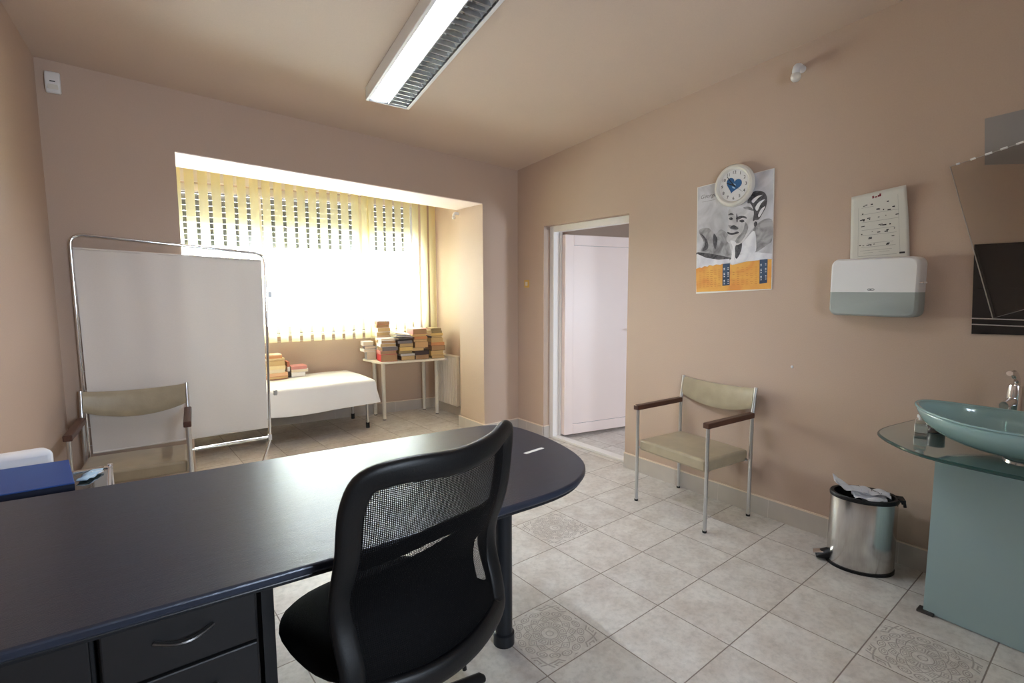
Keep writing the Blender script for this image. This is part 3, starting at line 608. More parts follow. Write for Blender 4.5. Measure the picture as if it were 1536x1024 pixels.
# ---------------------------------------------------------------- armchairs
def armchair(label, loc, rz, sw, sh):
    t = thing('armchair', label, 'chair', loc, rz, group='steel framed vinyl armchairs')
    hw, yf, yr = .255*sw, -.195*sw, .195*sw; r = .0105
    for sx in (-1, 1):
        b = B(); tube(b, [(sx*hw, yf, .006), (sx*hw, yf, .635*sh)], r, 12); l = obj('leg', b, M_SATIN, t, smooth=True)
        b = B(); tube(b, [(sx*hw, yf, 0), (sx*hw, yf, .012)], r+.002, 12); obj('foot_cap', b, M_RUBBER, l, smooth=True)
        b = B(); tube(b, smooth_path([(sx*hw, yr, .006), (sx*hw, yr, .3*sh), (sx*hw, yr, .60*sh), (sx*hw, yr+.010, .70*sh), (sx*hw, yr+.024, .812*sh)], 5), r, 12); l = obj('leg', b, M_SATIN, t, smooth=True)
        b = B(); tube(b, [(sx*hw, yr, 0), (sx*hw, yr, .012)], r+.002, 12); obj('foot_cap', b, M_RUBBER, l, smooth=True)
        b = B(); y0, y1 = yf-.022, yr-.004
        vs = box(b, sx*hw-.02, sx*hw+.02, y0, y1, .622*sh, .655*sh)
        for v in vs:
            if v.co.y > 0: v.co.z += .006
        obj('armrest', b, M_WOOD, t, bev=.005)
    for yy, zz in ((yf+.02, .40*sh), (yr-.03, .40*sh)): b = B(); tube(b, [(-hw, yy, zz-.035), (hw, yy, zz-.035)], .008, 8); obj('seat_rail', b, M_SATIN, t, smooth=True)
    b = B(); sx0 = hw-.012
    def top(x, y): return .425*sh+.012*(1-(x/sx0)**2)*(1-(y/(yr))**2)
    n, mm = 12, 10
    bmg = [[None]*(mm+1) for _ in range(n+1)]
    y0, y1 = yf+.004, yr-.012
    lo_ = [[None]*(mm+1) for _ in range(n+1)]
    for i in range(n+1):
        for j in range(mm+1):
            x = -sx0+2*sx0*i/n; y = y0+(y1-y0)*j/mm
            bmg[i][j] = b.verts.new((x, y, top(x, y))); lo_[i][j] = b.verts.new((x, y, .352*sh))
    for i in range(n):
        for j in range(mm): b.faces.new((bmg[i][j], bmg[i+1][j], bmg[i+1][j+1], bmg[i][j+1])); b.faces.new((lo_[i][j+1], lo_[i+1][j+1], lo_[i+1][j], lo_[i][j]))
    for i in range(n): b.faces.new((lo_[i][0], lo_[i+1][0], bmg[i+1][0], bmg[i][0])); b.faces.new((bmg[i][mm], bmg[i+1][mm], lo_[i+1][mm], lo_[i][mm]))
    for j in range(mm): b.faces.new((bmg[0][j], bmg[0][j+1], lo_[0][j+1], lo_[0][j])); b.faces.new((lo_[n][j], lo_[n][j+1], bmg[n][j+1], bmg[n][j]))
    obj('seat', b, M_VINYL, t, smooth='all' if False else True, bev=.014, bseg=3)
    # backrest: curved pad slung between the rear posts, deeper in the middle
    n = 24; b = B(); F_, K_ = [], []
    m = 8
    for i in range(n+1):
        s = -1+2*i/n; x = s*(hw-.008); sag = 1-s*s
        zt = (.806-.014*sag)*sh; zb_ = (.685-.052*sag)*sh; yb = yr+.008+.016*sag
        fr, bk_ = [], []
        for j in range(m+1):
            v = j/m; z = zb_+(zt-zb_)*v; lean = .020*((z/sh-.66)/.15) if z/sh > .66 else 0
            puff = .009*math.sqrt(max(0, 1-(2*v-1)**2))+.002
            fr.append(b.verts.new((x, yb+lean-.004-puff, z))); bk_.append(b.verts.new((x, yb+lean+.004+puff*.6, z)))
        F_.append(fr); K_.append(bk_)
    for i in range(n):
        for j in range(m): b.faces.new((F_[i][j], F_[i+1][j], F_[i+1][j+1], F_[i][j+1])); b.faces.new((K_[i][j+1], K_[i+1][j+1], K_[i+1][j], K_[i][j]))
        b.faces.new((F_[i][m], F_[i+1][m], K_[i+1][m], K_[i][m])); b.faces.new((K_[i][0], K_[i+1][0], F_[i+1][0], F_[i][0]))
    for i in (0, n):
        for j in range(m): b.faces.new((F_[i][j], F_[i][j+1], K_[i][j+1], K_[i][j]))
    obj('backrest', b, M_VINYL, t, smooth=True)
    return t
armchair('beige vinyl armchair with wooden armrests against the right wall beside the doorway', (-.262, -2.14, 0), -1.66, 1.055, .986)
armchair('beige vinyl armchair with wooden armrests in front of the cloth screen', (-3.074, -.345, 0), -.096, 1.03, 1.0)

# ---------------------------------------------------------------- desk
t = thing('office_desk', 'large black desk with rounded right end and drawers, in the foreground', 'desk', (-2.6, -2.3, 0))
O = Vector((-2.6, -2.3, 0)); DT = .75
outl = [(-3.56, -2.735), (-3.3, -2.745), (-2.7, -2.785), (-2.2, -2.802)]
arc = smooth_path([(-2.2, -2.802, 0), (-2.0, -2.800, 0), (-1.86, -2.760, 0), (-1.745, -2.67, 0), (-1.672, -2.53, 0), (-1.632, -2.35, 0), (-1.622, -2.2, 0), (-1.632, -2.09, 0), (-1.67, -2.02, 0), (-1.75, -1.975, 0), (-1.9, -1.95, 0)], 4)
outl += [(p.x, p.y) for p in arc[1:]]+[(-2.4, -1.905), (-2.9, -1.868), (-3.53, -1.80)]
po = [(x-O.x, y-O.y) for x, y in outl]
def inset(poly, k):
    c = (-.0, .0); return [(x*(1-k), y*(1-k*2)) for x, y in poly]
b = B(); prism(b, po, DT-.024, DT); obj('desk_top', b, M_DESKTOP, t, bev=.007, bseg=3, smooth=True)
b = B(); prism(b, inset(po, .008), DT-.036, DT-.024); obj('edge_moulding', b, M_DESKEDGE, t, bev=.004)
b = B(); box(b, -2.868-O.x, -1.96-O.x, -2.73-O.y, -2.70-O.y, .694, DT-.036); box(b, -2.868-O.x, -1.96-O.x, -2.08-O.y, -2.05-O.y, .694, DT-.036); obj('apron_rail', b, M_DESKBODY, t, bev=.002)
b = B(); tube(b, [(-1.957-O.x, -2.44-O.y, 0.0), (-1.957-O.x, -2.44-O.y, .045), (-1.957-O.x, -2.44-O.y, .05), (-1.957-O.x, -2.44-O.y, DT-.036)], [.042, .042, .034, .034], 24); obj('leg', b, M_DESKEDGE, t, smooth=True)
b = B(); box(b, -2.845-O.x, -2.815-O.x, -2.58-O.y, -1.96-O.y, 0, DT-.036); obj('side_panel', b, M_DESKBODY, t)
def cabinet(x0, x1, name):
    b = B(); box(b, x0-O.x, x1-O.x, -2.68-O.y, -2.05-O.y, .04, DT-.037); c = obj(name, b, M_DESKBODY, t, bev=.003); return c
def drawer(x0, x1, z0, z1, cab):
    b = B(); box(b, x0-O.x, x1-O.x, -2.702-O.y, -2.682-O.y, z0, z1); d = obj('drawer', b, M_DESKBODY, t, bev=.004)
    cx = (x0+x1)/2+.0-O.x; z = (z0+z1)/2+.008; hwid = .056
    b = B(); tube(b, [(cx-hwid+2*hwid*k/12, -2.704-O.y-.020*math.sin(PI*k/12)-.001, z-.008*math.sin(PI*k/12)) for k in range(13)], .0042, 8, ry=.0065); obj('handle', b, M_HANDLE, d, smooth=True)
cabinet(-3.175, -2.872, 'drawer_cabinet'); z0 = .566
for k in range(4): drawer(-3.170, -2.877, z0-.146*k+.0, z0-.146*k+.140, None)
cabinet(-3.52, -3.18, 'side_cabinet')
b = B(); box(b, -3.515-O.x, -3.186-O.x, -2.702-O.y, -2.682-O.y, .06, .705); obj('cabinet_door', b, M_DESKBODY, t, bev=.004)
b = B(); cpt = atz(801, 676, DT); box(b, -.052, .052, -.008, .008, 0, .0012, .12); tp = obj('paper_label', b, M_PAPER); tp.location = (cpt.x, cpt.y, DT+.0003); tag(tp, 'small white paper strip stuck near the rounded end of the black desk', 'paper strip')

# ---------------------------------------------------------------- mesh-back office chair
CT = Vector((-2.535, -2.62, 0)); RZ = math.atan2(.13, .54)-.03
t = thing('office_chair', 'black mesh back office chair pushed up to the black desk', 'office chair', CT, RZ)
# local frame: x right, y forward; back sits at y = -.27
def back_y(x, z):   # wraps round the sitter, lumbar bulge forward
    s = x/.25; k = (z-.45)/.55
    return -.318+.060*s*s+.045*math.exp(-((z-.66)/.12)**2)-.035*max(0, k-.45)**1.2*1.6
ZB, ZTOP = .455, .985
ctrl = [(-.255, .455), (-.266, .54), (-.268, .66), (-.272, .80), (-.270, .93), (-.235, 1.008), (-.14, 1.028), (0, 1.018), (.13, 1.022), (.225, 1.034), (.268, .985), (.270, .84), (.262, .68), (.262, .54), (.245, .455), (.13, .435), (0, .43), (-.13, .435)]
cp = smooth_path([(x, 0, z) for x, z in ctrl], 5, closed=True)
path = [Vector((p.x, back_y(p.x, p.z), p.z)) for p in cp]
def fr_off(k):   # frame cross-section: flattened padded band, offset inward
    return k
b = B(); n = len(path); rings = []
cen = Vector((0, 0, .72))
for i in range(n):
    p = path[i]; tan = (path[(i+1) % n]-path[(i-1) % n]).normalized()
    inw = (Vector((0, p.y, .72))-p); inw.y = 0; inw = (inw-tan*inw.dot(tan)).normalized(); nrm = tan.cross(inw).normalized()
    wdt, thk = .031, .016
    pc = p+inw*.027; ring = []
    for k in range(14):
        a = 2*PI*k/14; ca, sa = math.cos(a), math.sin(a)
        ring.append(b.verts.new(pc+inw*wdt*(abs(ca)**.7)*(1 if ca > 0 else -1)+nrm*thk*(abs(sa)**.7)*(1 if sa > 0 else -1)))
    rings.append(ring)
for i in range(n):
    A, C2 = rings[i], rings[(i+1) % n]
    for k in range(14): b.faces.new((A[k], A[(k+1) % 14], C2[(k+1) % 14], C2[k]))
obj('back_frame', b, M_LEATHER, t, smooth='all')
def lim(z):
    xs = [p.x for i, p in enumerate(cp) if min(p.z, cp[(i+1) % n].z) <= z <= max(p.z, cp[(i+1) % n].z)]
    return (min(xs), max(xs)) if xs else (0, 0)
def meshf(u, v):
    z = .43+(1.012-.43)*v; a, c = lim(min(max(z, .425), 1.02)); x = a+.02+(c-a-.04)*u; return (x, back_y(x, z)+.004, z)
b = B(); grid(b, 24, 30, meshf); obj('back_mesh', b, M_MESH, t, smooth='all')
b = B()
def lum(u, v):
    x = -.225+.45*u; z = .772+.040*v+.012*math.cos(x*12); return (x, back_y(x, z)+.022, z)
grid(b, 20, 4, lum); obj('lumbar_strap', b, M_SEATFAB, t, smooth='all', solid=.008)
b = B()
def lowb(u, v):
    z = .46+(.275+.075*u)*v; a, c = lim(z); c -= (.085 if z < .72 else .02) if z > .58 else .085*max(0, (z-.55)/.03); x = a+.03+(c-a-.06)*u; return (x, back_y(x, z)+.014, z)
grid(b, 20, 16, lowb); obj('lower_backing', b, M_SEATFAB, t, smooth='all', solid=.006)
b = B(); tube(b, smooth_path([(0, -.02, .40), (0, -.17, .40), (0, -.235, .43), (0, -.235, .52), (0, back_y(0, .64)+.045, .66)], 5), .028, 12, ry=.012); obj('back_bracket', b, M_BLACKP, t, smooth=True)
def seatf(ang_, rr, z): return
b = B(); m_, n_ = 40, 7; rows = []
def srad(a):
    ca, sa = math.cos(a), math.sin(a); e = 2.6
    return ((abs(ca)/.262)**e+(abs(sa)/.255)**e)**(-1/e)
prof = [(.0, .478), (.4, .480), (.72, .482), (.90, .474), (.98, .458), (1.0, .440), (.97, .422), (.86, .410), (.5, .405)]
vc = b.verts.new((0, .0, .500))
for (k, z) in prof[1:]:
    rows.append([b.verts.new((srad(2*PI*i/m_)*math.cos(2*PI*i/m_)*k, srad(2*PI*i/m_)*math.sin(2*PI*i/m_)*k+.0, z+.022-(.030*max(0, math.sin(2*PI*i/m_))**3*k**3))) for i in range(m_)])
for i in range(m_): b.faces.new((vc, rows[0][i], rows[0][(i+1) % m_]))
for A, C2 in zip(rows, rows[1:]):
    for i in range(m_): b.faces.new((A[i], C2[i], C2[(i+1) % m_], A[(i+1) % m_]))
b.faces.new(rows[-1][::-1]); obj('seat', b, M_SEATFAB, t, smooth='all')
b = B(); box(b, -.09, .09, -.12, .10, .375, .408); obj('seat_mechanism', b, M_BLACKP, t, bev=.01)
b = B(); tube(b, [(0, 0, .09), (0, 0, .24), (0, 0, .241), (0, 0, .39)], [.027, .027, .016, .016], 16); obj('gas_lift', b, M_BLACKP, t, smooth=True)
lv = Matrix.Rotation(-RZ, 3, 'Z')@(atz(694, 1004, .30)-CT); b = B(); tube(b, [(.05, -.02, .385), (lv.x, lv.y, .375), (lv.x+.004, lv.y-.004, .30)], [.005, .005, .007], 8); obj('height_lever', b, M_BLACKP, t, smooth=True)
b = B(); lathe(b, [(.045, .065), (.05, .07), (.045, .125), (.03, .13)], seg=20); obj('base_hub', b, M_BLACKP, t, smooth=True)
for k in range(5):
    a = 2*PI*k/5-.2; d = Vector((math.cos(a), math.sin(a), 0))
    b = B(); tube(b, [d*.03+Vector((0, 0, .10)), d*.17+Vector((0, 0, .095)), d*.345+Vector((0, 0, .072)), d*.36+Vector((0, 0, .066))], [.026, .024, .020, .012], 12, ry=.016); l = obj('base_arm', b, M_BLACKP, t, smooth=True)
    b = B(); s = Vector((-d.y, d.x, 0)); c = d*.335+Vector((0, 0, .027))
    for q in (-1, 1): tube(b, [c+s*q*.008, c+s*q*.026], .0265, 18)
    tube(b, [c-s*.01+Vector((0, 0, 0)), c+s*.01], .012, 10); obj('caster', b, M_BLACKP, l, smooth=True)

# ---------------------------------------------------------------- trolley with binder, box, mask behind the desk
TX0, TX1, TY0, TY1, TZ = -3.475, -3.163, -1.785, -1.30, .700
p = atz(165, 697, TZ); TX1 = p.x; TY1 = p.y
t = thing('instrument_trolley', 'chrome framed glass trolley behind the left end of the desk', 'trolley', ((TX0+TX1)/2, (TY0+TY1)/2, 0)); O = Vector(t.location)
b = B(); r_ = .008
for z in (TZ-.008, .25): tube(b, [p_ for p_ in round_path([(0, TY0-O.y, z), (TX1-O.x, TY0-O.y, z), (TX1-O.x, TY1-O.y, z), (TX0-O.x, TY1-O.y, z), (TX0-O.x, TY0-O.y, z), (-.001, TY0-O.y, z)], .02, 4)], r_, 10)
obj('frame', b, M_CHROME, t, smooth=True)
for (x, y) in ((TX0, TY0), (TX1, TY0), (TX0, TY1), (TX1, TY1)):
    b = B(); tube(b, [(x-O.x, y-O.y, .03), (x-O.x, y-O.y, TZ+.004)], .009, 10); l = obj('leg', b, M_CHROME, t, smooth=True)
    b = B(); tube(b, [(x-O.x-.01, y-O.y, .026), (x-O.x+.01, y-O.y, .026)], .026, 16); obj('caster', b, M_RUBBER, l, smooth=True)
for z in (TZ-.012, .246):
    b = B(); box(b, TX0-O.x+.008, TX1-O.x-.008, TY0-O.y+.008, TY1-O.y-.008, z-.004, z+.002); obj('glass_shelf', b, M_TRAYG, t)
# binder lying flat
bz = TZ-.008
br = atz(103, 689, bz+.062); bf = atz(118, 716, bz+.062)
t = thing('ring_binder', 'blue ring binder lying on the glass trolley behind the desk', 'binder', (br.x, br.y, bz)); O = Vector(t.location)
bl = atz(0, 704, bz+.062); dirx = Vector((bl.x-br.x, bl.y-br.y, 0)).normalized(); 
y0_ = -1.775; x_f = bf.x
pts = [Vector((br.x, br.y, 0)), Vector((br.x+.035, max(y0_, bf.y-.05), 0))]
q_ = [(0, 0), (pts[1].x-pts[0].x, pts[1].y-pts[0].y), (-3.515-O.x, pts[1].y-O.y+.01), (-3.505-O.x, (bl.y-O.y))]
b = B(); prism(b, q_, .057, .062); prism(b, q_, 0, .004); obj('cover', b, M_BLUE, t, bev=.0015)
b = B(); q2 = [q_[1], (q_[1][0]-.002, q_[1][1]+.004), (q_[2][0]+.002, q_[2][1]+.004), q_[2]]; prism(b, q2, .004, .057); q3 = [q_[0], q_[1], (q_[1][0]-.004, q_[1][1]+.002), (q_[0][0]-.004, q_[0][1]-.002)]; prism(b, q3, .004, .057); obj('spine', b, M_NAVY, t)
b = B(); prism(b, [(q_[0][0]-.012, q_[0][1]-.01), (q_[1][0]-.012, q_[1][1]+.012), (q_[2][0]+.004, q_[2][1]+.012), (q_[3][0]+.004, q_[3][1]-.01)], .004, .05); obj('pages', b, M_PAPER, t)
# white padded box behind the binder
wz = .80; w0 = atz(69, 668, wz); w1_ = atz(78, 691, wz); wl = atz(0, 675, wz)
t0 = thing('white_cushion', 'white rounded cushion beside the wall behind the blue binder', 'cushion', (w0.x-.08, w0.y-.1, TZ-.01)); O = Vector(t0.location)
b = B(); hh_ = wz-O.z
vs = [(w0.x, w0.y), (w0.x+.03, br.y+.02), (-3.512, br.y+.02), (-3.512, w0.y-.012)]
prism(b, [(x-O.x, y-O.y) for x, y in vs], 0, hh_)
obj('cushion_body', b, M_SHEET, t0, smooth=True, bev=.022, bseg=4)
# pale blue folded mask in front
mp_ = atz(146, 704, TZ); m2 = atz(122, 720, TZ)
t0 = thing('face_mask', 'pale blue folded disposable mask lying on the glass trolley shelf', 'face mask', (m2.x, m2.y, TZ-.008)); O = Vector(t0.location)
dv = Vector((mp_.x-m2.x, mp_.y-m2.y, 0)); 
def mk(u, v):
    w = (v-.5)*.035*(1+.4*math.sin(u*3)); nrm = Vector((dv.y, -dv.x, 0)).normalized(); p = dv*u*1.05+nrm*w; return (p.x, p.y, .006+.012*math.sin(u*PI)*(1-abs(2*v-1))+.003*math.sin(u*14))
b = B(); grid(b, 16, 6, mk); obj('mask_cloth', b, M_MASK, t0, smooth='all', solid=.002)
b = B(); tube(b, smooth_path([Vector((0, 0, .006)), dv*.4+Vector((.022, .0, .008)), dv*.75+Vector((.03, 0, .006)), dv*.8+Vector((.012, 0, .008)), dv*.45+Vector((.008, 0, .02))], 6), .0015, 6); obj('ear_loop', b, M_WHITE, t0, smooth=True)

# ---------------------------------------------------------------- ceiling lamp
d = Vector((-.108, -.994, 0)); d.z = CX*d.x+CY*d.y; d.normalize()
nn = Vector((-CX, -CY, 1)).normalized(); sd = nn.cross(d).normalized()     # side
org = Vector((-1.632, -.745, ceil(-1.632, -.745)))
t = thing('ceiling_lamp', 'white surface mounted fluorescent ceiling lamp with louvres, left tube lit', 'lamp', org)
t.rotation_mode = 'QUATERNION'; t.rotation_quaternion = Matrix((d, sd, nn)).transposed().to_quaternion()
# local: x along the lamp towards the camera, y side, z up; ceiling at z=0
# which side is screen-left
LL, HWD, HT = 1.27, .142, .082
side = 1 if (sd.dot(rt) < 0) else -1     # +side = left as seen from the desk
b = B()
box(b, 0, LL, -HWD, HWD, -.012, -.001)
for s in (-1, 1):
    slab(b, [(0, s*HWD, -.005), (LL, s*HWD, -.005), (LL, s*(HWD), -HT), (0, s*HWD, -HT)], (0, -s, 0), .006)
    box(b, 0, LL, min(s*HWD, s*(HWD-.020)), max(s*HWD, s*(HWD-.020)), -HT-.003, -HT+.003)
box(b, 0, .012, -HWD, HWD, -HT-.003, -.005); box(b, LL-.012, LL, -HWD, HWD, -HT-.003, -.005); box(b, .012, LL-.012, -.004, .004, -HT-.002, -.012)
obj('housing', b, M_WHITE, t, bev=.003)
for s in (-1, 1):
    b = B()
    def refl(u, v, s=s):
        y = .006+(HWD-.026-.006)*v; q = (2*v-1); return (.012+(LL-.024)*u, s*y, -.020-.055*(q*q))
    grid(b, 4, 12, refl); obj('reflector', b, M_ALU, t, smooth='all')
    b = B(); yc = s*(HWD-.02)/2
    tube(b, [(.04, yc, -.045), (LL-.04, yc, -.045)], .012, 14); obj('tube', b, M_TUBE if s == side else M_TUBEOFF, t, smooth=True)
    b = B()
    for k in range(26):
        x = .03+k*(LL-.06)/25; y0, y1 = sorted((s*.006, s*(HWD-.024)))
        box(b, x-.0012, x+.0012, y0, y1, -HT+.002, -HT+.026)
    obj('louvre', b, M_ALU, t)

# ---------------------------------------------------------------- small wall fittings
p = aty(82, 126, 0.)
t = thing('motion_sensor', 'white motion sensor high in the far left corner', 'motion sensor', (-3.318, -.001, p.z))
b = B(); prof = [(-.055, -.02), (-.055, -.036), (-.02, -.052), (.03, -.048), (.058, -.03), (.058, -.02)]
V = [[b.verts.new((x, y, -z)) for z, y in [(-.058, 0), (-.058, -.030), (-.02, -.045), (.03, -.042), (.056, -.02), (.056, 0)]] for x in (-.034, .034)]
b.faces.new(V[0]); b.faces.new(V[1][::-1])
for k in range(6): b.faces.new((V[0][k], V[1][k], V[1][(k+1) % 6], V[0][(k+1) % 6]))
obj('sensor_body', b, M_WHITE, t, bev=.008, bseg=3, smooth=True); b = B(); box(b, -.012, .012, -.0475, -.042, -.002, .003); obj('sensor_slot', b, M_DARKINK, t)
b = B(); box(b, -.024, .024, -.043, -.036, -.04, -.012); obj('sensor_lens', b, M_OFFW, t, bev=.004)
def ball_sensor(label, loc, nrm, s=1.):
    nrm = Vector(nrm); sd_ = Vector((0, 0, 1)).cross(nrm)
    t = thing('ceiling_detector', label, 'detector', loc)
    b = B(); tube(b, [nrm*.0, nrm*.015*s], .022*s, 16); obj('mount_plate', b, M_WHITE, t, smooth=True)
    b = B(); tube(b, smooth_path([nrm*.01*s, nrm*.06*s+Vector((0, 0, .002)), nrm*.085*s-Vector((0, 0, .02*s)), nrm*.085*s-Vector((0, 0, .05*s))], 6), .021*s, 16); obj('elbow_arm', b, M_WHITE, t, smooth=True)
    b = B(); c = nrm*.085*s-Vector((0, 0, .065*s)); lathe(b, [(.004*s, -.03*s), (.017*s, -.026*s), (.027*s, -.014*s), (.030*s, 0), (.027*s, .014*s), (.017*s, .026*s), (.004*s, .03*s)], c, 20); obj('detector_head', b, M_OFFW, t, smooth='all')
p = atx(1204, 104, 0.); ball_sensor('small white elbow shaped detector high on the right wall', (0, p.y, p.z), (-1, 0, 0), .88)
p = atx(692, 318, NR+.0); ball_sensor('small white detector in the window recess beside the blind', (NR, .425, atx(690, 320, NR).z), (-1, 0, 0), .62)
p = atx(790.5, 425.5, 0.)
t = thing('wall_switch', 'small brass coloured light switch between the room corner and doorway', 'switch', (0, p.y, p.z))
b = B(); box(b, -.006, 0, -.036, .036, -.036, .036); obj('switch_plate', b, M_BRASS, t, bev=.003); b = B(); box(b, -.010, -.005, -.016, .016, -.018, .018); obj('rocker', b, M_OFFW, t, bev=.002)
p = atx(1188.5, 550, 0.); b = B(); lathe(b, [(.002, -.003), (.008, -.001), (.009, .001), (.004, .004)], seg=12, sy=.8); o = obj('wall_plug', b, M_WHITE, None, smooth='all'); o.rotation_euler = (0, -PI/2, 0); o.location = (-.003, p.y, p.z); tag(o, 'tiny white plug in the right wall above the steel bin', 'wall plug')

# ---------------------------------------------------------------- calendar (flat print) with drawing
XC = -.006
t = thing('wall_calendar', 'poster calendar with a grey drawn portrait above an orange year grid', 'calendar', (0, -2.2, 1.7)); O = Vector(t.location)
cq = [Vector((0, 0, 0))]*4
CTL, CTR, CBR, CBL = atx(1046, 281, XC), atx(1161.5, 252, XC), atx(1157.5, 434, XC), atx(1044, 440.5, XC)
# crop pixel (698x1024 view of 1030..1180 x 230..450) to the print plane
def cp_(x, y, dx=0.): q = atx(1030+x/4.653, 230+y/4.653, XC); return Vector((XC-dx, q.y, q.z))-O
def art(name, polys, m, dx, parent=t):
    b = B()
    for P_ in polys: slab(b, [cp_(x, y, dx) for x, y in P_], (-1, 0, 0), .0002)
    return obj(name, b, m, parent)
def S(pts, k=5): return [(p.x, p.y) for p in smooth_path([(x, y, 0) for x, y in pts], k, closed=True)]
b = B(); slab(b, [CTL-O, CTR-O, CBR-O, CBL-O], (1, 0, 0), .005); obj('backing_sheets', b, M_PAPER, t)
def grad_mat(name, a, c, sc=9.):
    m, tt, o = nt(name); L = tt.links; tc = N(tt, 'ShaderNodeTexCoord'); nz = N(tt, 'ShaderNodeTexNoise'); nz.inputs['Scale'].default_value = sc; nz.inputs['Detail'].default_value = 6; nz.inputs['Distortion'].default_value = 1.2
    L.new(tc.outputs['Object'], nz.inputs['Vector']); r = N(tt, 'ShaderNodeValToRGB'); r.color_ramp.elements[0].color = a; r.color_ramp.elements[1].color = c; r.color_ramp.elements[0].position = .36; r.color_ramp.elements[1].position = .62
    L.new(nz.outputs['Fac'], r.inputs[0]); bs = N(tt, 'ShaderNodeBsdfPrincipled'); bs.inputs['Roughness'].default_value = .55; L.new(r.outputs[0], bs.inputs['Base Color']); L.new(bs.outputs[0], o.inputs[0]); return m
G_BG = grad_mat('print_sky_grey', srgb(176, 176, 182), srgb(212, 212, 218), 5)
G_MID = grad_mat('print_mid_grey', srgb(120, 118, 120), srgb(176, 174, 178), 14)
G_SKIN = grad_mat('print_face_grey', srgb(186, 184, 186), srgb(222, 220, 224), 10)
G_DK = grad_mat('print_dark_grey', srgb(48, 46, 50), srgb(96, 94, 98), 30)
G_WH = grad_mat('print_white', srgb(214, 214, 222), srgb(240, 240, 244), 8)
G_OR = grad_mat('print_orange', srgb(226, 150, 70), srgb(236, 178, 84), 6)
G_OR2 = grad_mat('print_orange_dark', srgb(196, 120, 52), srgb(214, 142, 62), 10)
G_NAVY = grad_mat('print_navy', srgb(40, 58, 84), srgb(52, 78, 108), 10)
art('print_background', [[(80, 240), (607, 106), (597, 742), (70, 800)]], G_BG, .0003)
art('crowd_shapes', [S([(85, 540), (150, 520), (200, 560), (240, 530), (290, 570), (300, 640), (310, 740), (200, 738), (100, 700), (120, 620)])], G_MID, .0006)
art('shore_stripes', [S([(80, 690), (200, 705), (310, 730), (300, 745), (180, 735), (80, 712)]), S([(100, 560), (140, 600), (150, 660), (110, 680), (130, 620)], 4), S([(190, 560), (215, 600), (200, 670), (185, 620)], 4)], G_DK, .0008)
art('torn_edge', [[(70, 803), (90, 795), (105, 799), (125, 786), (145, 790), (160, 778), (185, 784), (205, 774), (235, 777), (255, 768), (300, 762), (300, 735), (220, 742), (140, 730), (72, 700)], [(330, 775), (360, 764), (420, 752), (470, 748), (520, 742), (596, 735), (597, 700), (500, 690), (420, 690), (340, 720)]], G_WH, .0009)
art('jacket', [S([(470, 520), (540, 460), (600, 470), (598, 600), (560, 640), (480, 690), (440, 680), (460, 600)])], G_MID, .0010)
art('shirt', [S([(380, 640), (420, 590), (470, 540), (485, 600), (478, 690), (400, 700), (370, 690)])], G_WH, .0012)
art('neck_tie', [S([(345, 640), (385, 625), (380, 680), (350, 735), (335, 700)])], G_DK, .0013)
art('face', [S([(300, 385), (370, 352), (440, 345), (482, 380), (492, 440), (480, 500), (450, 540), (420, 580), (390, 620), (345, 640), (290, 622), (278, 590), (292, 560), (284, 530), (296, 500), (290, 450)])], G_SKIN, .0014)
art('face_shading', [S([(352, 590), (395, 540), (410, 480), (430, 520), (400, 590), (365, 625), (340, 620)]), S([(292, 500), (330, 508), (360, 512), (352, 530), (310, 528)]), S([(395, 380), (440, 372), (470, 400), (440, 395)], 4)], G_MID, .0016)
art('hair', [S([(425, 345), (440, 300), (480, 262), (540, 270), (562, 310), (556, 370), (530, 420), (505, 460), (480, 465), (462, 470), (470, 420), (462, 380), (445, 350)])], G_DK, .0017)
art('hair_highlights', [S([(455, 330), (490, 300), (530, 290), (500, 312), (468, 345)], 4), S([(480, 380), (505, 340), (548, 320), (520, 350), (495, 400)], 4), S([(500, 430), (520, 390), (548, 370), (530, 410), (508, 445)], 4)], G_WH, .0019)
art('drawn_eyebrow', [S([(345, 452), (375, 436), (412, 440), (420, 455), (392, 450), (360, 462)], 4)], G_DK, .0021)
art('drawn_eyebrow', [S([(290, 430), (312, 415), (330, 428), (312, 430)], 4)], G_DK, .0021)
art('drawn_eye', [S([(295, 455), (312, 445), (325, 458), (308, 466)], 4)], G_DK, .0021)
art('drawn_eye', [S([(368, 470), (392, 462), (405, 474), (385, 482)], 4)], G_DK, .0021)
art('drawn_nose', [S([(305, 520), (330, 500), (362, 522), (350, 532), (320, 526)], 4)], G_DK, .0021)
art('drawn_mouth', [S([(286, 548), (318, 556), (355, 545), (365, 556), (322, 568), (290, 562)], 4)], G_DK, .0021)
art('drawn_ear', [S([(470, 490), (484, 474), (494, 492), (478, 515)], 4)], G_DK, .0021)
art('drawn_frown', [S([(348, 432), (352, 420), (358, 470), (350, 480)], 4)], G_DK, .0021)
art('ribbon', [S([(306, 608), (345, 620), (338, 660), (340, 700), (330, 740), (312, 740), (318, 690), (322, 650)], 4)], G_WH, .0023)
art('year_panel', [[(66, 805), (90, 797), (125, 788), (160, 780), (205, 776), (250, 770), (330, 776), (420, 754), (520, 744), (594, 736), (590, 944), (68, 968)]], G_OR, .0007)
art('medal', [S([(302, 752), (320, 730), (340, 752), (320, 778)])], G_WH, .0024)
b = B()
for (x0, x1, y0, y1, sk) in ((82, 240, 815, 940, -.06), (312, 500, 795, 925, -.06)):
    for r_ in range(9):
        for c_i in range(6):
            if random.random() < .85:
                x = x0+(x1-x0)*(c_i+.5)/6; y = y0+(y1-y0)*(r_+.5)/9+sk*(x-x0); w = 5+random.random()*5
                slab(b, [cp_(x-w, y-1.6, .0010), cp_(x+w, y-1.9, .0010), cp_(x+w, y+1.3, .0010), cp_(x-w, y+1.6, .0010)], (-1, 0, 0), .0002)
obj('date_grid', b, G_OR2, t)
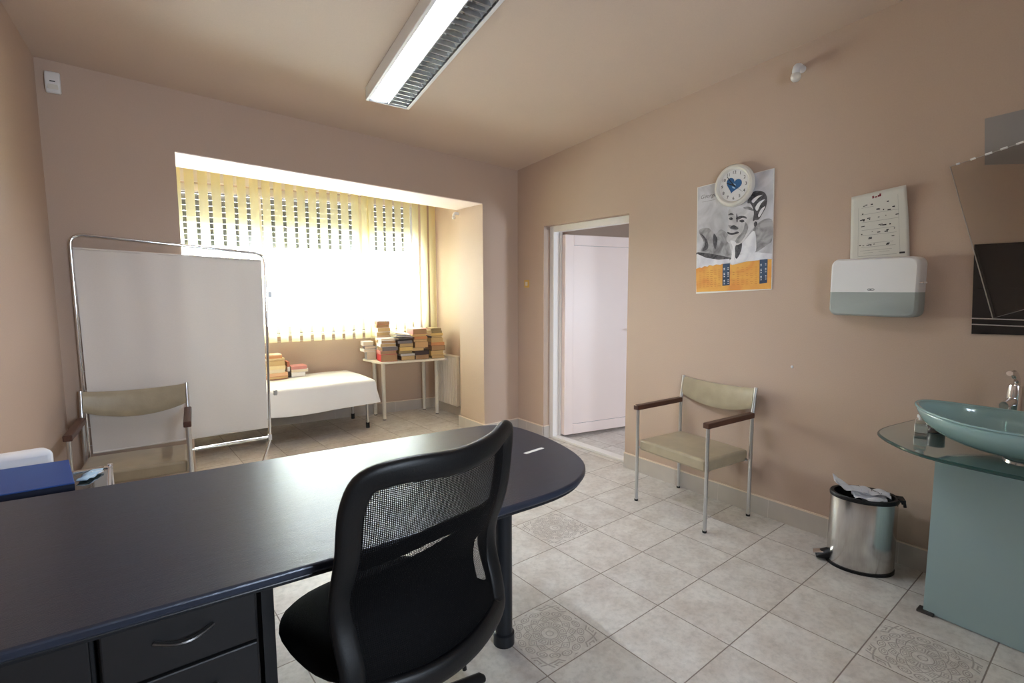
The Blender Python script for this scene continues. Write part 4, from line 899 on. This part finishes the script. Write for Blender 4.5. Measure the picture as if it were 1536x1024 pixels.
art('month_strip', [[(252, 772), (303, 766), (301, 918), (250, 924)]], G_NAVY, .0012); art('month_strip', [[(510, 742), (566, 736), (562, 902), (508, 910)]], G_NAVY, .0012)
b = B()
for x0, y0 in ((263, 800), (290, 796), (520, 772), (552, 766)):
    for k, dy in enumerate((0, 10, 34, 44, 58, 84, 94, 108)): slab(b, [cp_(x0-4, y0+dy, .0015), cp_(x0+5, y0+dy-1, .0015), cp_(x0+5, y0+dy+4, .0015), cp_(x0-4, y0+dy+5, .0015)], (-1, 0, 0), .0002)
obj('month_marks', b, G_WH, t)
wallM = lambda y, z, dx, rot=0.: Matrix.Translation(Vector((-dx, y, z)))@Matrix(((0, 0, -1, 0), (-1, 0, 0, 0), (0, 1, 0, 0), (0, 0, 0, 1)))@Matrix.Rotation(rot, 4, 'Z')
q = cp_(152, 297); text('print_signature', 'Georgia', .036, G_MID, t, wallM(q.y, q.z, -XC+.0008-O.x*0, .04), shear=.4)
b = B(); tube(b, [cp_(108, 340, .0006), cp_(200, 322, .0006)], .0008, 4); obj('signature_line', b, G_MID, t)

# ---------------------------------------------------------------- clock
pc = atx(1101, 278, -.03)
t = thing('wall_clock', 'round white wall clock with a blue heart on its dial', 'clock', (-.010, pc.y, pc.z)); R = .128
t.rotation_euler = (0, 0, 0)
def wlathe(bm, prof, seg=48):
    rings = [[bm.verts.new((-h, r*math.cos(2*PI*k/seg), r*math.sin(2*PI*k/seg))) for k in range(seg)] for r, h in prof]
    for A, C2 in zip(rings, rings[1:]):
        for k in range(seg): bm.faces.new((A[k], A[(k+1) % seg], C2[(k+1) % seg], C2[k]))
    return rings
b = B(); rg = wlathe(b, [(.0, 0), (R-.004, 0), (R, .006), (R, .022), (R-.008, .033), (R-.020, .035), (R-.030, .028), (R-.033, .020)][1:]); b.faces.new(rg[0]); obj('clock_case', b, M_OFFW, t, smooth=True)
b = B(); rg = wlathe(b, [(R-.031, .018), (R-.031, .0205)]); b.faces.new(rg[0]); b.faces.new(rg[1]); obj('dial', b, M_WHITE, t)
DXf = .0215
def hp(y, z): return (-DXf, -y, z)
def heart(s, cy, cz, rot=0., n=36):
    out = []
    for k in range(n):
        a = 2*PI*k/n; x = 16*math.sin(a)**3; y = 13*math.cos(a)-5*math.cos(2*a)-2*math.cos(3*a)-math.cos(4*a)
        x, y = x*s, y*s; out.append(Vector((-DXf, -(cy+x*math.cos(rot)-y*math.sin(rot)), cz+x*math.sin(rot)+y*math.cos(rot))))
    return out
b = B(); slab(b, heart(.0032, -.002, .004, -.28), (-1, 0, 0), .0006); obj('blue_heart', b, M_CLOCKBLUE, t)
b = B()
for pts_ in ([(-.012, -.004), (.006, -.010), (.010, -.022), (-.006, -.016)], [(-.002, .012), (.012, .006), (.014, -.004), (.002, .002)]): slab(b, [Vector((-DXf-.0007, -y, z)) for y, z in pts_], (-1, 0, 0), .0004)
obj('heart_emblem', b, M_SKYB, t)
for k in range(12):
    n_ = 12 if k == 0 else k; a = 2*PI*k/12+.0; rr = .078
    text('clock_numeral', str(n_), .026, M_DARKINK, t, wallM(-rr*math.sin(a), rr*math.cos(a), DXf, 0))
for (nm, ang_, ln, w_) in (('hour_hand', math.radians(-68), .05, .0042), ('minute_hand', math.radians(-38), .072, .0032), ('second_hand', math.radians(128), .076, .0009)):
    b = B(); dy, dz = math.sin(ang_), math.cos(ang_); py, pz = dz, -dy
    slab(b, [Vector((-DXf-.002, -(dy*q1*ln+py*w), dz*q1*ln+pz*w)) for q1, w in ((-.18, -w_), (1, -w_*.5), (1, w_*.5), (-.18, w_))], (-1, 0, 0), .0008); obj(nm, b, M_DARKINK, t)

# ---------------------------------------------------------------- instruction sheet
t = thing('instruction_sheet', 'curling white printed sheet tucked behind the towel dispenser', 'sheet of paper', (0, -3.0, 1.7)); O = Vector(t.location)
P4 = [atx(1277, 295.5, -.008), atx(1362, 278, -.012), atx(1364.5, 388, -.012), atx(1275, 394, -.006)]
def sheetp(u, v, dx=0.):
    tpt = P4[0]*(1-u)+P4[1]*u; bt = P4[3]*(1-u)+P4[2]*u; p = tpt*v+bt*(1-v); c = .010*math.sin(u*PI*.6)*(1)-.006*abs(v-.5)*u
    return Vector((-.006-.016*u*(v-.25)**2*4*.8-.004*u-dx, p.y, p.z))-O
b = B(); grid(b, 16, 16, lambda u, v: sheetp(u, v)); obj('paper_sheet', b, mat('sheet_paper', srgb(214, 212, 204), .8, var=.02), t, smooth='all', solid=.0004)
def strokes(name, L_, m):
    b = B()
    for (u0, u1, v, h) in L_:
        n = max(1, int((u1-u0)/.06))
        for i in range(n):
            a0 = u0+(u1-u0)*i/n; a1 = u0+(u1-u0)*(i+1)/n
            vs = [b.verts.new(sheetp(uu, vv, .0009)) for uu, vv in ((a0, v-h), (a1, v-h), (a1, v+h), (a0, v+h))]; b.faces.new(vs)
    return obj(name, b, m, t, solid=.0002)
red = [(.40, .43, .93, .018), (.44, .49, .925, .009), (.50, .53, .932, .012), (.53, .56, .94, .02)]
strokes('red_heading', red, M_REDINK)
ln_ = [(.22, .8, .88-.06*0, .0012)]
rows_ = [(.2, .42, .80), (.18, .84, .70), (.2, .84, .585), (.2, .78, .47), (.2, .8, .39), (.3, .74, .27), (.2, .78, .215), (.18, .5, .165), (.5, .72, .165), (.5, .68, .135), (.24, .4, .13), (.14, .8, .085), (.14, .93, .03)]
strokes('text_rules', [(a, c, v, .0014) for a, c, v in rows_]+[(.14, .142, .45, .36), (.85, .852, .5, .40)], M_INK)
mk_ = []
for v in (.83, .745, .72, .64, .62, .52, .53, .44, .42, .345, .25, .24):
    for k in range(4): u = random.uniform(.16, .8); mk_.append((u, u+random.uniform(.015, .06), v+random.uniform(-.01, .01), random.uniform(.004, .009)))
mk_ += [(.06, .15, .025, .010), (.84, .93, .095, .012)]
strokes('printed_marks', mk_, M_DARKINK)

# ---------------------------------------------------------------- towel dispenser
DY0, DY1, DZ0, DZ1, DD = -3.205, -2.818, 1.255, 1.548, .10
t = thing('towel_dispenser', 'white and smoked plastic paper towel dispenser on the right wall', 'towel dispenser', (0, (DY0+DY1)/2, DZ0)); hwy = (DY1-DY0)/2; Hh = DZ1-DZ0
def rrect(x_in, z0, z1, hy, r, seg=6, top=True, bot=True):
    pts = []
    for (cy, cz, a0, on) in ((hy-r, z1-r, 0, top), (-hy+r, z1-r, PI/2, top), (-hy+r, z0+r, PI, bot), (hy-r, z0+r, 3*PI/2, bot)):
        if on:
            for k in range(seg+1): a = a0+PI/2*k/seg; pts.append((cy+r*math.cos(a), cz+r*math.sin(a)))
        else:
            pts.append((hy if cy > 0 else -hy, z1 if cz > (z0+z1)/2 else z0))
    return pts
def shell(name, z0, z1, m, top, bot, par):
    b = B(); r = .036
    rings = []
    for xd, sc in ((0, 1), (-DD+.022, .995), (-DD+.008, .975), (-DD, .93)):
        pts = rrect(0, z0, z1, hwy, r, 6, top, bot); zc = Hh*.5
        rings.append([b.verts.new((xd, y*sc, (z if (abs(z-z0) < 1e-6 and not bot) or (abs(z-z1) < 1e-6 and not top) else zc+(z-zc)*sc))) for y, z in pts])
    for A, C2 in zip(rings, rings[1:]):
        n = len(A)
        for k in range(n): b.faces.new((A[k], A[(k+1) % n], C2[(k+1) % n], C2[k]))
    b.faces.new(rings[0][::-1]); b.faces.new(rings[-1]); return obj(name, b, m, par, smooth=True)
SP = .122
shell('upper_cover', SP, Hh, M_WHITE, True, False, t)
shell('lower_cover', 0, SP, M_SMOKE, False, True, t)
b = B(); box(b, -DD+.012, -.01, -hwy+.04, hwy-.04, .006, .040); box(b, -DD+.03, -.01, -hwy+.02, hwy-.02, .040, .085); obj('towel_stack', b, M_PAPER, t)
b = B(); tube(b, [(-DD+.02, -hwy+.002, SP+.045), (-DD+.02, -hwy-.012, SP+.045)], .006, 12); tube(b, [(-DD+.02, -hwy-.010, SP+.045), (-DD+.014, -hwy-.028, SP+.045)], .002, 8); obj('lock_key', b, M_CHROME, t, smooth=True)
b = B()
for s, w_ in ((-1, .012), (1, .010)):
    tube(b, [(-DD-.0005, .002+s*.006+w_*math.cos(2*PI*k/16)*.8, SP+.013+.0045*math.sin(2*PI*k/16)) for k in range(16)], .0009, 5, closed=True)
obj('maker_mark', b, M_INK, t)

# ---------------------------------------------------------------- glass panels of the mirror
b = B(); slab(b, [atx(1477, 178, -.004), atx(1556, 159, -.004), atx(1552, 245, -.004), atx(1477, 247, -.004)], (1, 0, 0), .004); o = obj('wall_mirror', b, M_GREYG, None); tag(o, 'plain grey rectangular mirror high on the wall behind the tilted one', 'mirror')
t = thing('shelf_mirror', 'black glossy square mirror panel with thin shelves beside the washbasin', 'mirror', (0, -3.5, 1.4)); O = Vector(t.location)
p0, p1, p2, p3 = atx(1461.5, 366.5, -.010), atx(1560, 361.5, -.010), atx(1556, 503, -.010), atx(1457, 500.5, -.010)
b = B(); slab(b, [p0-O, p1-O, p2-O, p3-O], (1, 0, 0), .008); obj('black_panel', b, M_BLKG, t)
for (v0, v1, u1) in ((432, 433, 1556), (477, 478, 1545), (486, 488, 1556)):
    a, c = atx(1466 if v0 == 432 else 1458.5, v0, -.012), atx(u1, v1, -.012); b = B(); box(b, -.030, -.0125, min(a.y, c.y)-O.y, max(a.y, c.y)-O.y, a.z-O.z-.002, a.z-O.z+.002); obj('thin_shelf', b, M_TINT if v0 == 432 else M_SATIN, t)
t = thing('tilted_mirror', 'large tilted bronze mirror with sparkling upper edge on the right wall', 'mirror', (0, -3.5, 1.6)); O = Vector(t.location)
XT = -.045
m0, m1_, m2_, m3 = atx(1425, 250, XT), atx(1489, 477, XT), atx(1580, 452, XT), atx(1580, 198, XT)
b = B(); slab(b, [m0-O, m1_-O, m2_-O, m3-O], (1, 0, 0), .005); obj('mirror_glass', b, M_TINT, t)
b = B(); tube(b, [m3-O+Vector((.002, 0, 0)), m0-O+Vector((.002, 0, 0)), m1_-O+Vector((.002, 0, 0)), m2_-O+Vector((.002, 0, 0))], .0022, 6); obj('polished_edge', b, M_SATIN, t, smooth=True)
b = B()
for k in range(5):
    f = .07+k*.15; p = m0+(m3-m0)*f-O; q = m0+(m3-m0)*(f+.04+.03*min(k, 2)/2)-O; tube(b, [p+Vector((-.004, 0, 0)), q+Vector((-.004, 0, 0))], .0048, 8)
obj('edge_facets', b, mat('bevel_glint_white', srgb(250, 250, 250), .1), t)  # white colour stands in for the glints along the bevel
b = B(); 
for (yy, zz) in ((-3.62, 1.9), (-3.60, 1.5)): tube(b, [(XT+.004, yy-O.y, zz-O.z), (0, yy-O.y, zz-O.z)], .01, 12)
obj('standoffs', b, M_CHROME, t, smooth=True)

# ---------------------------------------------------------------- vanity: frosted cabinet, glass counter, bowl, tap
CZT = .80
t = thing('washbasin_stand', 'frosted glass washbasin stand with oval green glass counter', 'washstand', (-.3, -3.75, 0)); O = Vector(t.location)
YC = -3.76
half = [(0, -3.31), (-.20, -3.268), (-.36, -3.243), (-.50, -3.228), (-.60, -3.240), (-.675, -3.285), (-.735, -3.340), (-.785, -3.400), (-.818, -3.470), (-.832, -3.560), (-.836, -3.66), (-.836, YC)]
full = half+[(x, 2*YC-y) for x, y in half[::-1][1:]]
oc = smooth_path([(x, y, 0) for x, y in full], 4)
cpoly = [(min(p.x, -.002)-O.x, p.y-O.y) for p in oc]
b = B(); prism(b, cpoly, CZT-.012, CZT); obj('glass_counter', b, M_GTOP, t, bev=.002)
b = B(); tube(b, [Vector((x, y, CZT-.006)) for x, y in cpoly[2:-2]], .0066, 8, upv=(0, 0, 1)); obj('counter_edge', b, M_GEDGE, t, smooth=True)
PX = -.395
b = B(); slab(b, [(PX-O.x, -3.385-O.y, .004), (PX-.030-O.x, -4.13-O.y, .004), (PX-.030-O.x, -4.13-O.y, CZT-.013), (PX-O.x, -3.385-O.y, CZT-.013)], (1, 0, 0), .010); obj('front_panel', b, M_FROST, t)
b = B(); box(b, PX-O.x+.012, -.03-O.x, -3.397-O.y, -3.387-O.y, .004, CZT-.013); obj('side_panel', b, M_FROST, t)
b = B(); tube(b, [(PX+.036-O.x, -3.432-O.y, .01), (PX+.036-O.x, -3.432-O.y, CZT-.013)], .022, 16); tube(b, [(PX+.03-O.x, -4.07-O.y, .01), (PX+.03-O.x, -4.07-O.y, CZT-.013)], .022, 16); obj('support_post', b, M_WHITE, t, smooth=True)
b = B()
for z in (.30, .60): box(b, PX-O.x+.014, -.05-O.x, -4.1-O.y, -3.41-O.y, z, z+.012)
obj('inner_shelf', b, M_WHITE, t)
b = B(); box(b, PX-.018-O.x, PX+.03-O.x, -3.425-O.y, -3.365-O.y, 0, .012); obj('floor_clip', b, M_HANDLE, t, bev=.003)
# bowl
BC = Vector((-.60, -3.67, CZT)); 
t = thing('glass_washbasin', 'boat shaped frosted aqua glass washbasin bowl on the glass counter', 'washbasin', BC)
tipp = atx(1376, 602, -.60)
AL = abs(tipp.y-BC.y)        # half length along the wall
ZTIP = tipp.z-CZT
def rimz(c): return .128+(ZTIP-.128)*abs(c)**2.4
nS, nR_ = 56, 12
def bowlf(i, j, inner=0.):
    a = 2*PI*i/nS; c, s = math.cos(a), math.sin(a); k = j/nR_
    zr = rimz(s); foot = .27
    rad = foot+(1-foot)*math.sin(k*PI/2)**.9
    x = .215*c*rad*(1-inner*.05); y = AL*s*(foot*.7+(1-foot*.7)*math.sin(k*PI/2)**1.0)*(1-inner*.03); z = .016+(zr-.016)*(1-math.cos(k*PI/2))**.95+inner*.008*(1-k)
    return (x, y, z)
b = B(); R1 = [[b.verts.new(bowlf(i, j)) for i in range(nS)] for j in range(nR_+1)]; R2 = [[b.verts.new(bowlf(i, j, 1)) for i in range(nS)] for j in range(nR_+1)]
for R_ in (R1, R2):
    for A, C2 in zip(R_, R_[1:]):
        for i in range(nS): b.faces.new((A[i], A[(i+1) % nS], C2[(i+1) % nS], C2[i]))
    b.faces.new(R_[0])
for i in range(nS): b.faces.new((R1[-1][i], R1[-1][(i+1) % nS], R2[-1][(i+1) % nS], R2[-1][i]))
obj('bowl', b, M_BOWL, t, smooth='all')
b = B(); tube(b, [Vector(bowlf(i, nR_)) for i in range(nS)], .0045, 8, closed=True); obj('rim', b, M_BOWL, t, smooth='all')
b = B(); lathe(b, [(.048, .0005), (.05, .004), (.05, .014), (.040, .022)], seg=28); obj('drain_ring', b, M_CHROME, t, smooth=True)
# tap
tb = atx(1520, 622, -.17)
t = thing('basin_tap', 'chrome single lever basin tap behind the glass bowl', 'tap', (-.17, tb.y, CZT+.0005))
zt = tb.z-CZT
b = B(); tube(b, [(0, 0, 0), (0, 0, .01), (0, 0, .012), (0, 0, zt+.10), (0, 0, zt+.125)], [.040, .040, .031, .028, .025], 20); obj('tap_body', b, M_CHROME, t, smooth=True)
b = B(); tube(b, smooth_path([(0, 0, zt+.055), (-.05, .005, zt+.06), (-.125, .012, zt+.052)], 5), [.020]*6+[.018]*5, 14, ry=.015); obj('spout', b, M_CHROME, t, smooth=True)
b = B(); tube(b, smooth_path([(.010, 0, zt+.10), (.004, 0, zt+.145), (-.035, .004, zt+.172), (-.085, .010, zt+.180)], 5), [.021]*6+[.018]*5+[.010]*5, 14, ry=.011); obj('lever', b, M_CHROME, t, smooth=True)
# soap bottle and dark cup
sp_ = atz(1379.5, 652.5, CZT)
t = thing('soap_bottle', 'small clear square bottle on the glass counter at the bowl tip', 'bottle', (sp_.x+.01, sp_.y, CZT+.0005), .3)
b = B(); box(b, -.020, .020, -.020, .020, 0, .062); obj('bottle_body', b, M_BOTTLE, t, bev=.006, bseg=3)
b = B(); lathe(b, [(.010, .062), (.010, .070), (.015, .071), (.015, .082), (.006, .084)], seg=16); obj('bottle_cap', b, M_WHITE, t, smooth=True)
b = B(); box(b, -.0205, .0205, -.0205, .0205, .012, .04); obj('bottle_label', b, M_PAPER, t)
cpn = atz(1404, 650, CZT)
t = thing('dark_cup', 'dark brown cup standing behind the clear bottle under the bowl', 'cup', (cpn.x+.02, cpn.y+.005, CZT+.0005))
b = B(); lathe(b, [(.026, 0), (.030, .002), (.032, .055), (.029, .055), (.027, .006)], seg=24, cap=False); lathe(b, [(.001, .004), (.027, .005)], seg=24, cap=False); obj('cup_body', b, mat('dark_cup_glaze', srgb(70, 58, 54), .3), t, smooth=True)

# ---------------------------------------------------------------- pedal bin
BCn = Vector((-.185, -3.068, 0)); br_ = math.atan2(-.80, .42)
t = thing('pedal_bin', 'oval stainless steel pedal bin standing against the right wall', 'bin', BCn, br_)
A_, Bx = .143, .108; HB = .372
def el(bm, prof, seg=56, caps=(True, True)):
    rings = []
    for k, z, o_ in prof: rings.append([bm.verts.new(((A_*k+o_)*math.cos(2*PI*i/seg), (Bx*k+o_)*math.sin(2*PI*i/seg), z)) for i in range(seg)])
    for P1, P2 in zip(rings, rings[1:]):
        for i in range(seg): bm.faces.new((P1[i], P1[(i+1) % seg], P2[(i+1) % seg], P2[i]))
    if caps[0]: bm.faces.new(rings[0][::-1])
    if caps[1]: bm.faces.new(rings[-1])
b = B(); el(b, [(.985, .012, 0), (1.0, .016, 0), (1.0, HB-.012, 0), (.99, HB-.008, 0)], caps=(True, False)); obj('body', b, M_STEEL, t, smooth=True)
b = B(); el(b, [(1, 0, .0), (1, 0, .003), (1, .014, .003), (.98, .014, 0)]); obj('base_ring', b, M_BLACKP, t, smooth=True)
b = B(); el(b, [(1, HB-.014, .003), (1, HB, .004), (1, HB+.006, .0), (.90, HB+.004, 0), (.88, HB-.06, 0), (.86, HB-.20, 0)], caps=(False, True)); obj('inner_bucket', b, M_BLACKP, t, smooth=True)
b = B(); tube(b, [(A_-.01, -.02, HB+.003), (A_+.018, -.02, HB-.004), (A_+.022, -.02, HB-.03)], .007, 8); tube(b, [(A_-.01, .02, HB+.003), (A_+.018, .02, HB-.004), (A_+.022, .02, HB-.03)], .007, 8); box(b, A_-.01, A_+.022, -.03, .03, HB-.006, HB+.006); obj('lid_hinge', b, M_BLACKP, t, smooth=True)
b = B(); tube(b, [(-A_-.050, 0, .018), (-A_-.03, 0, .024), (-A_+.01, 0, .035), (-A_+.03, 0, .04)], [.010, .020, .030, .032], 14, ry=.034); obj('pedal_housing', b, M_BLACKP, t, smooth=True)
b = B(); tube(b, [(-A_-.062, 0, .034), (-A_-.045, 0, .038), (-A_-.018, 0, .044)], [.003, .004, .004], 14, ry=.026); obj('pedal', b, M_CHROME, t, smooth=True)
b = B()
def crump(cx, cy, cz, w, l, seed, up_):
    rnd = random.Random(seed)
    ph = [rnd.uniform(0, 6) for _ in range(4)]
    def f(u, v): 
        x = (u-.5)*l; y = (v-.5)*w; z = .014*abs(math.sin(u*5+ph[0]+v*3))+.012*abs(math.sin(v*7+ph[1]-u*2))-.01
        return (cx+x, cy+y*(1-.3*u), cz+z+up_*(1-u)**2)
    return f
bb_list = [(-.055, .01, HB+.004, .12, .15, 3, .05), (.02, -.02, HB-.006, .13, .14, 5, .0), (.05, .02, HB+.002, .11, .12, 8, .01)]
par = thing('crumpled_tissues', 'crumpled white tissues filling the top of the steel bin', 'tissues', (BCn.x, BCn.y, 0), br_)
for i_, (cx, cy, cz, w, l, sd2, u_) in enumerate(bb_list):
    b = B(); grid(b, 18, 14, crump(cx, cy, cz, w, l, sd2, u_)); obj('tissue', b, M_TISSUE, par, smooth='all', solid=.001)
b = B(); f = crump(*bb_list[2])
for k in range(9):
    u = .35+.045*k; v0 = .35
    for dv in (0, .12): 
        p = Vector(f(u, v0+dv))+Vector((0, 0, .0012)); q = Vector(f(u+.02, v0+dv+.08))+Vector((0, 0, .0012)); tube(b, [p, q], .0012, 4)
obj('dark_print', b, M_DARKINK, par)

# ---------------------------------------------------------------- light
w = bpy.data.worlds.new('world'); scene.world = w; w.use_nodes = True
bg = w.node_tree.nodes['Background']; bg.inputs[0].default_value = (.82, .92, 1.10, 1); bg.inputs[1].default_value = 26.
def portal(name, loc, rot, sx, sy):
    l = bpy.data.lights.new(name, 'AREA'); l.shape = 'RECTANGLE'; l.size = sx; l.size_y = sy; l.cycles.is_portal = True
    o = bpy.data.objects.new(name, l); COL.objects.link(o); o.location = loc; o.rotation_euler = rot; return o
mxw = (WX0+WX1)/2
portal('window_portal', (mxw, BW(mxw)+.235, (WZ0+1.88)/2), (math.radians(-90), 0, math.atan(-.14)), WX1-WX0, 1.88-WZ0)
portal('rear_fill_portal', ((RW0+RW1)/2, YR-.13, (RZ0+RZ1)/2), (math.radians(90), 0, 0), RW1-RW0, RZ1-RZ0)  # sky light through the added fill opening behind the camera
portal('corridor_fill_portal', (1.2, -3.66, 1.15), (math.radians(90), 0, 0), .6, .9)  # sky light through the added corridor opening

scene.view_settings.view_transform = 'Standard'; scene.view_settings.look = 'None'; scene.view_settings.gamma = 1.; scene.view_settings.exposure = .98
scene.cycles.max_bounces = 10; scene.cycles.diffuse_bounces = 6; scene.cycles.transparent_max_bounces = 12; scene.cycles.sample_clamp_indirect = 8.; scene.cycles.caustics_reflective = False; scene.cycles.caustics_refractive = False
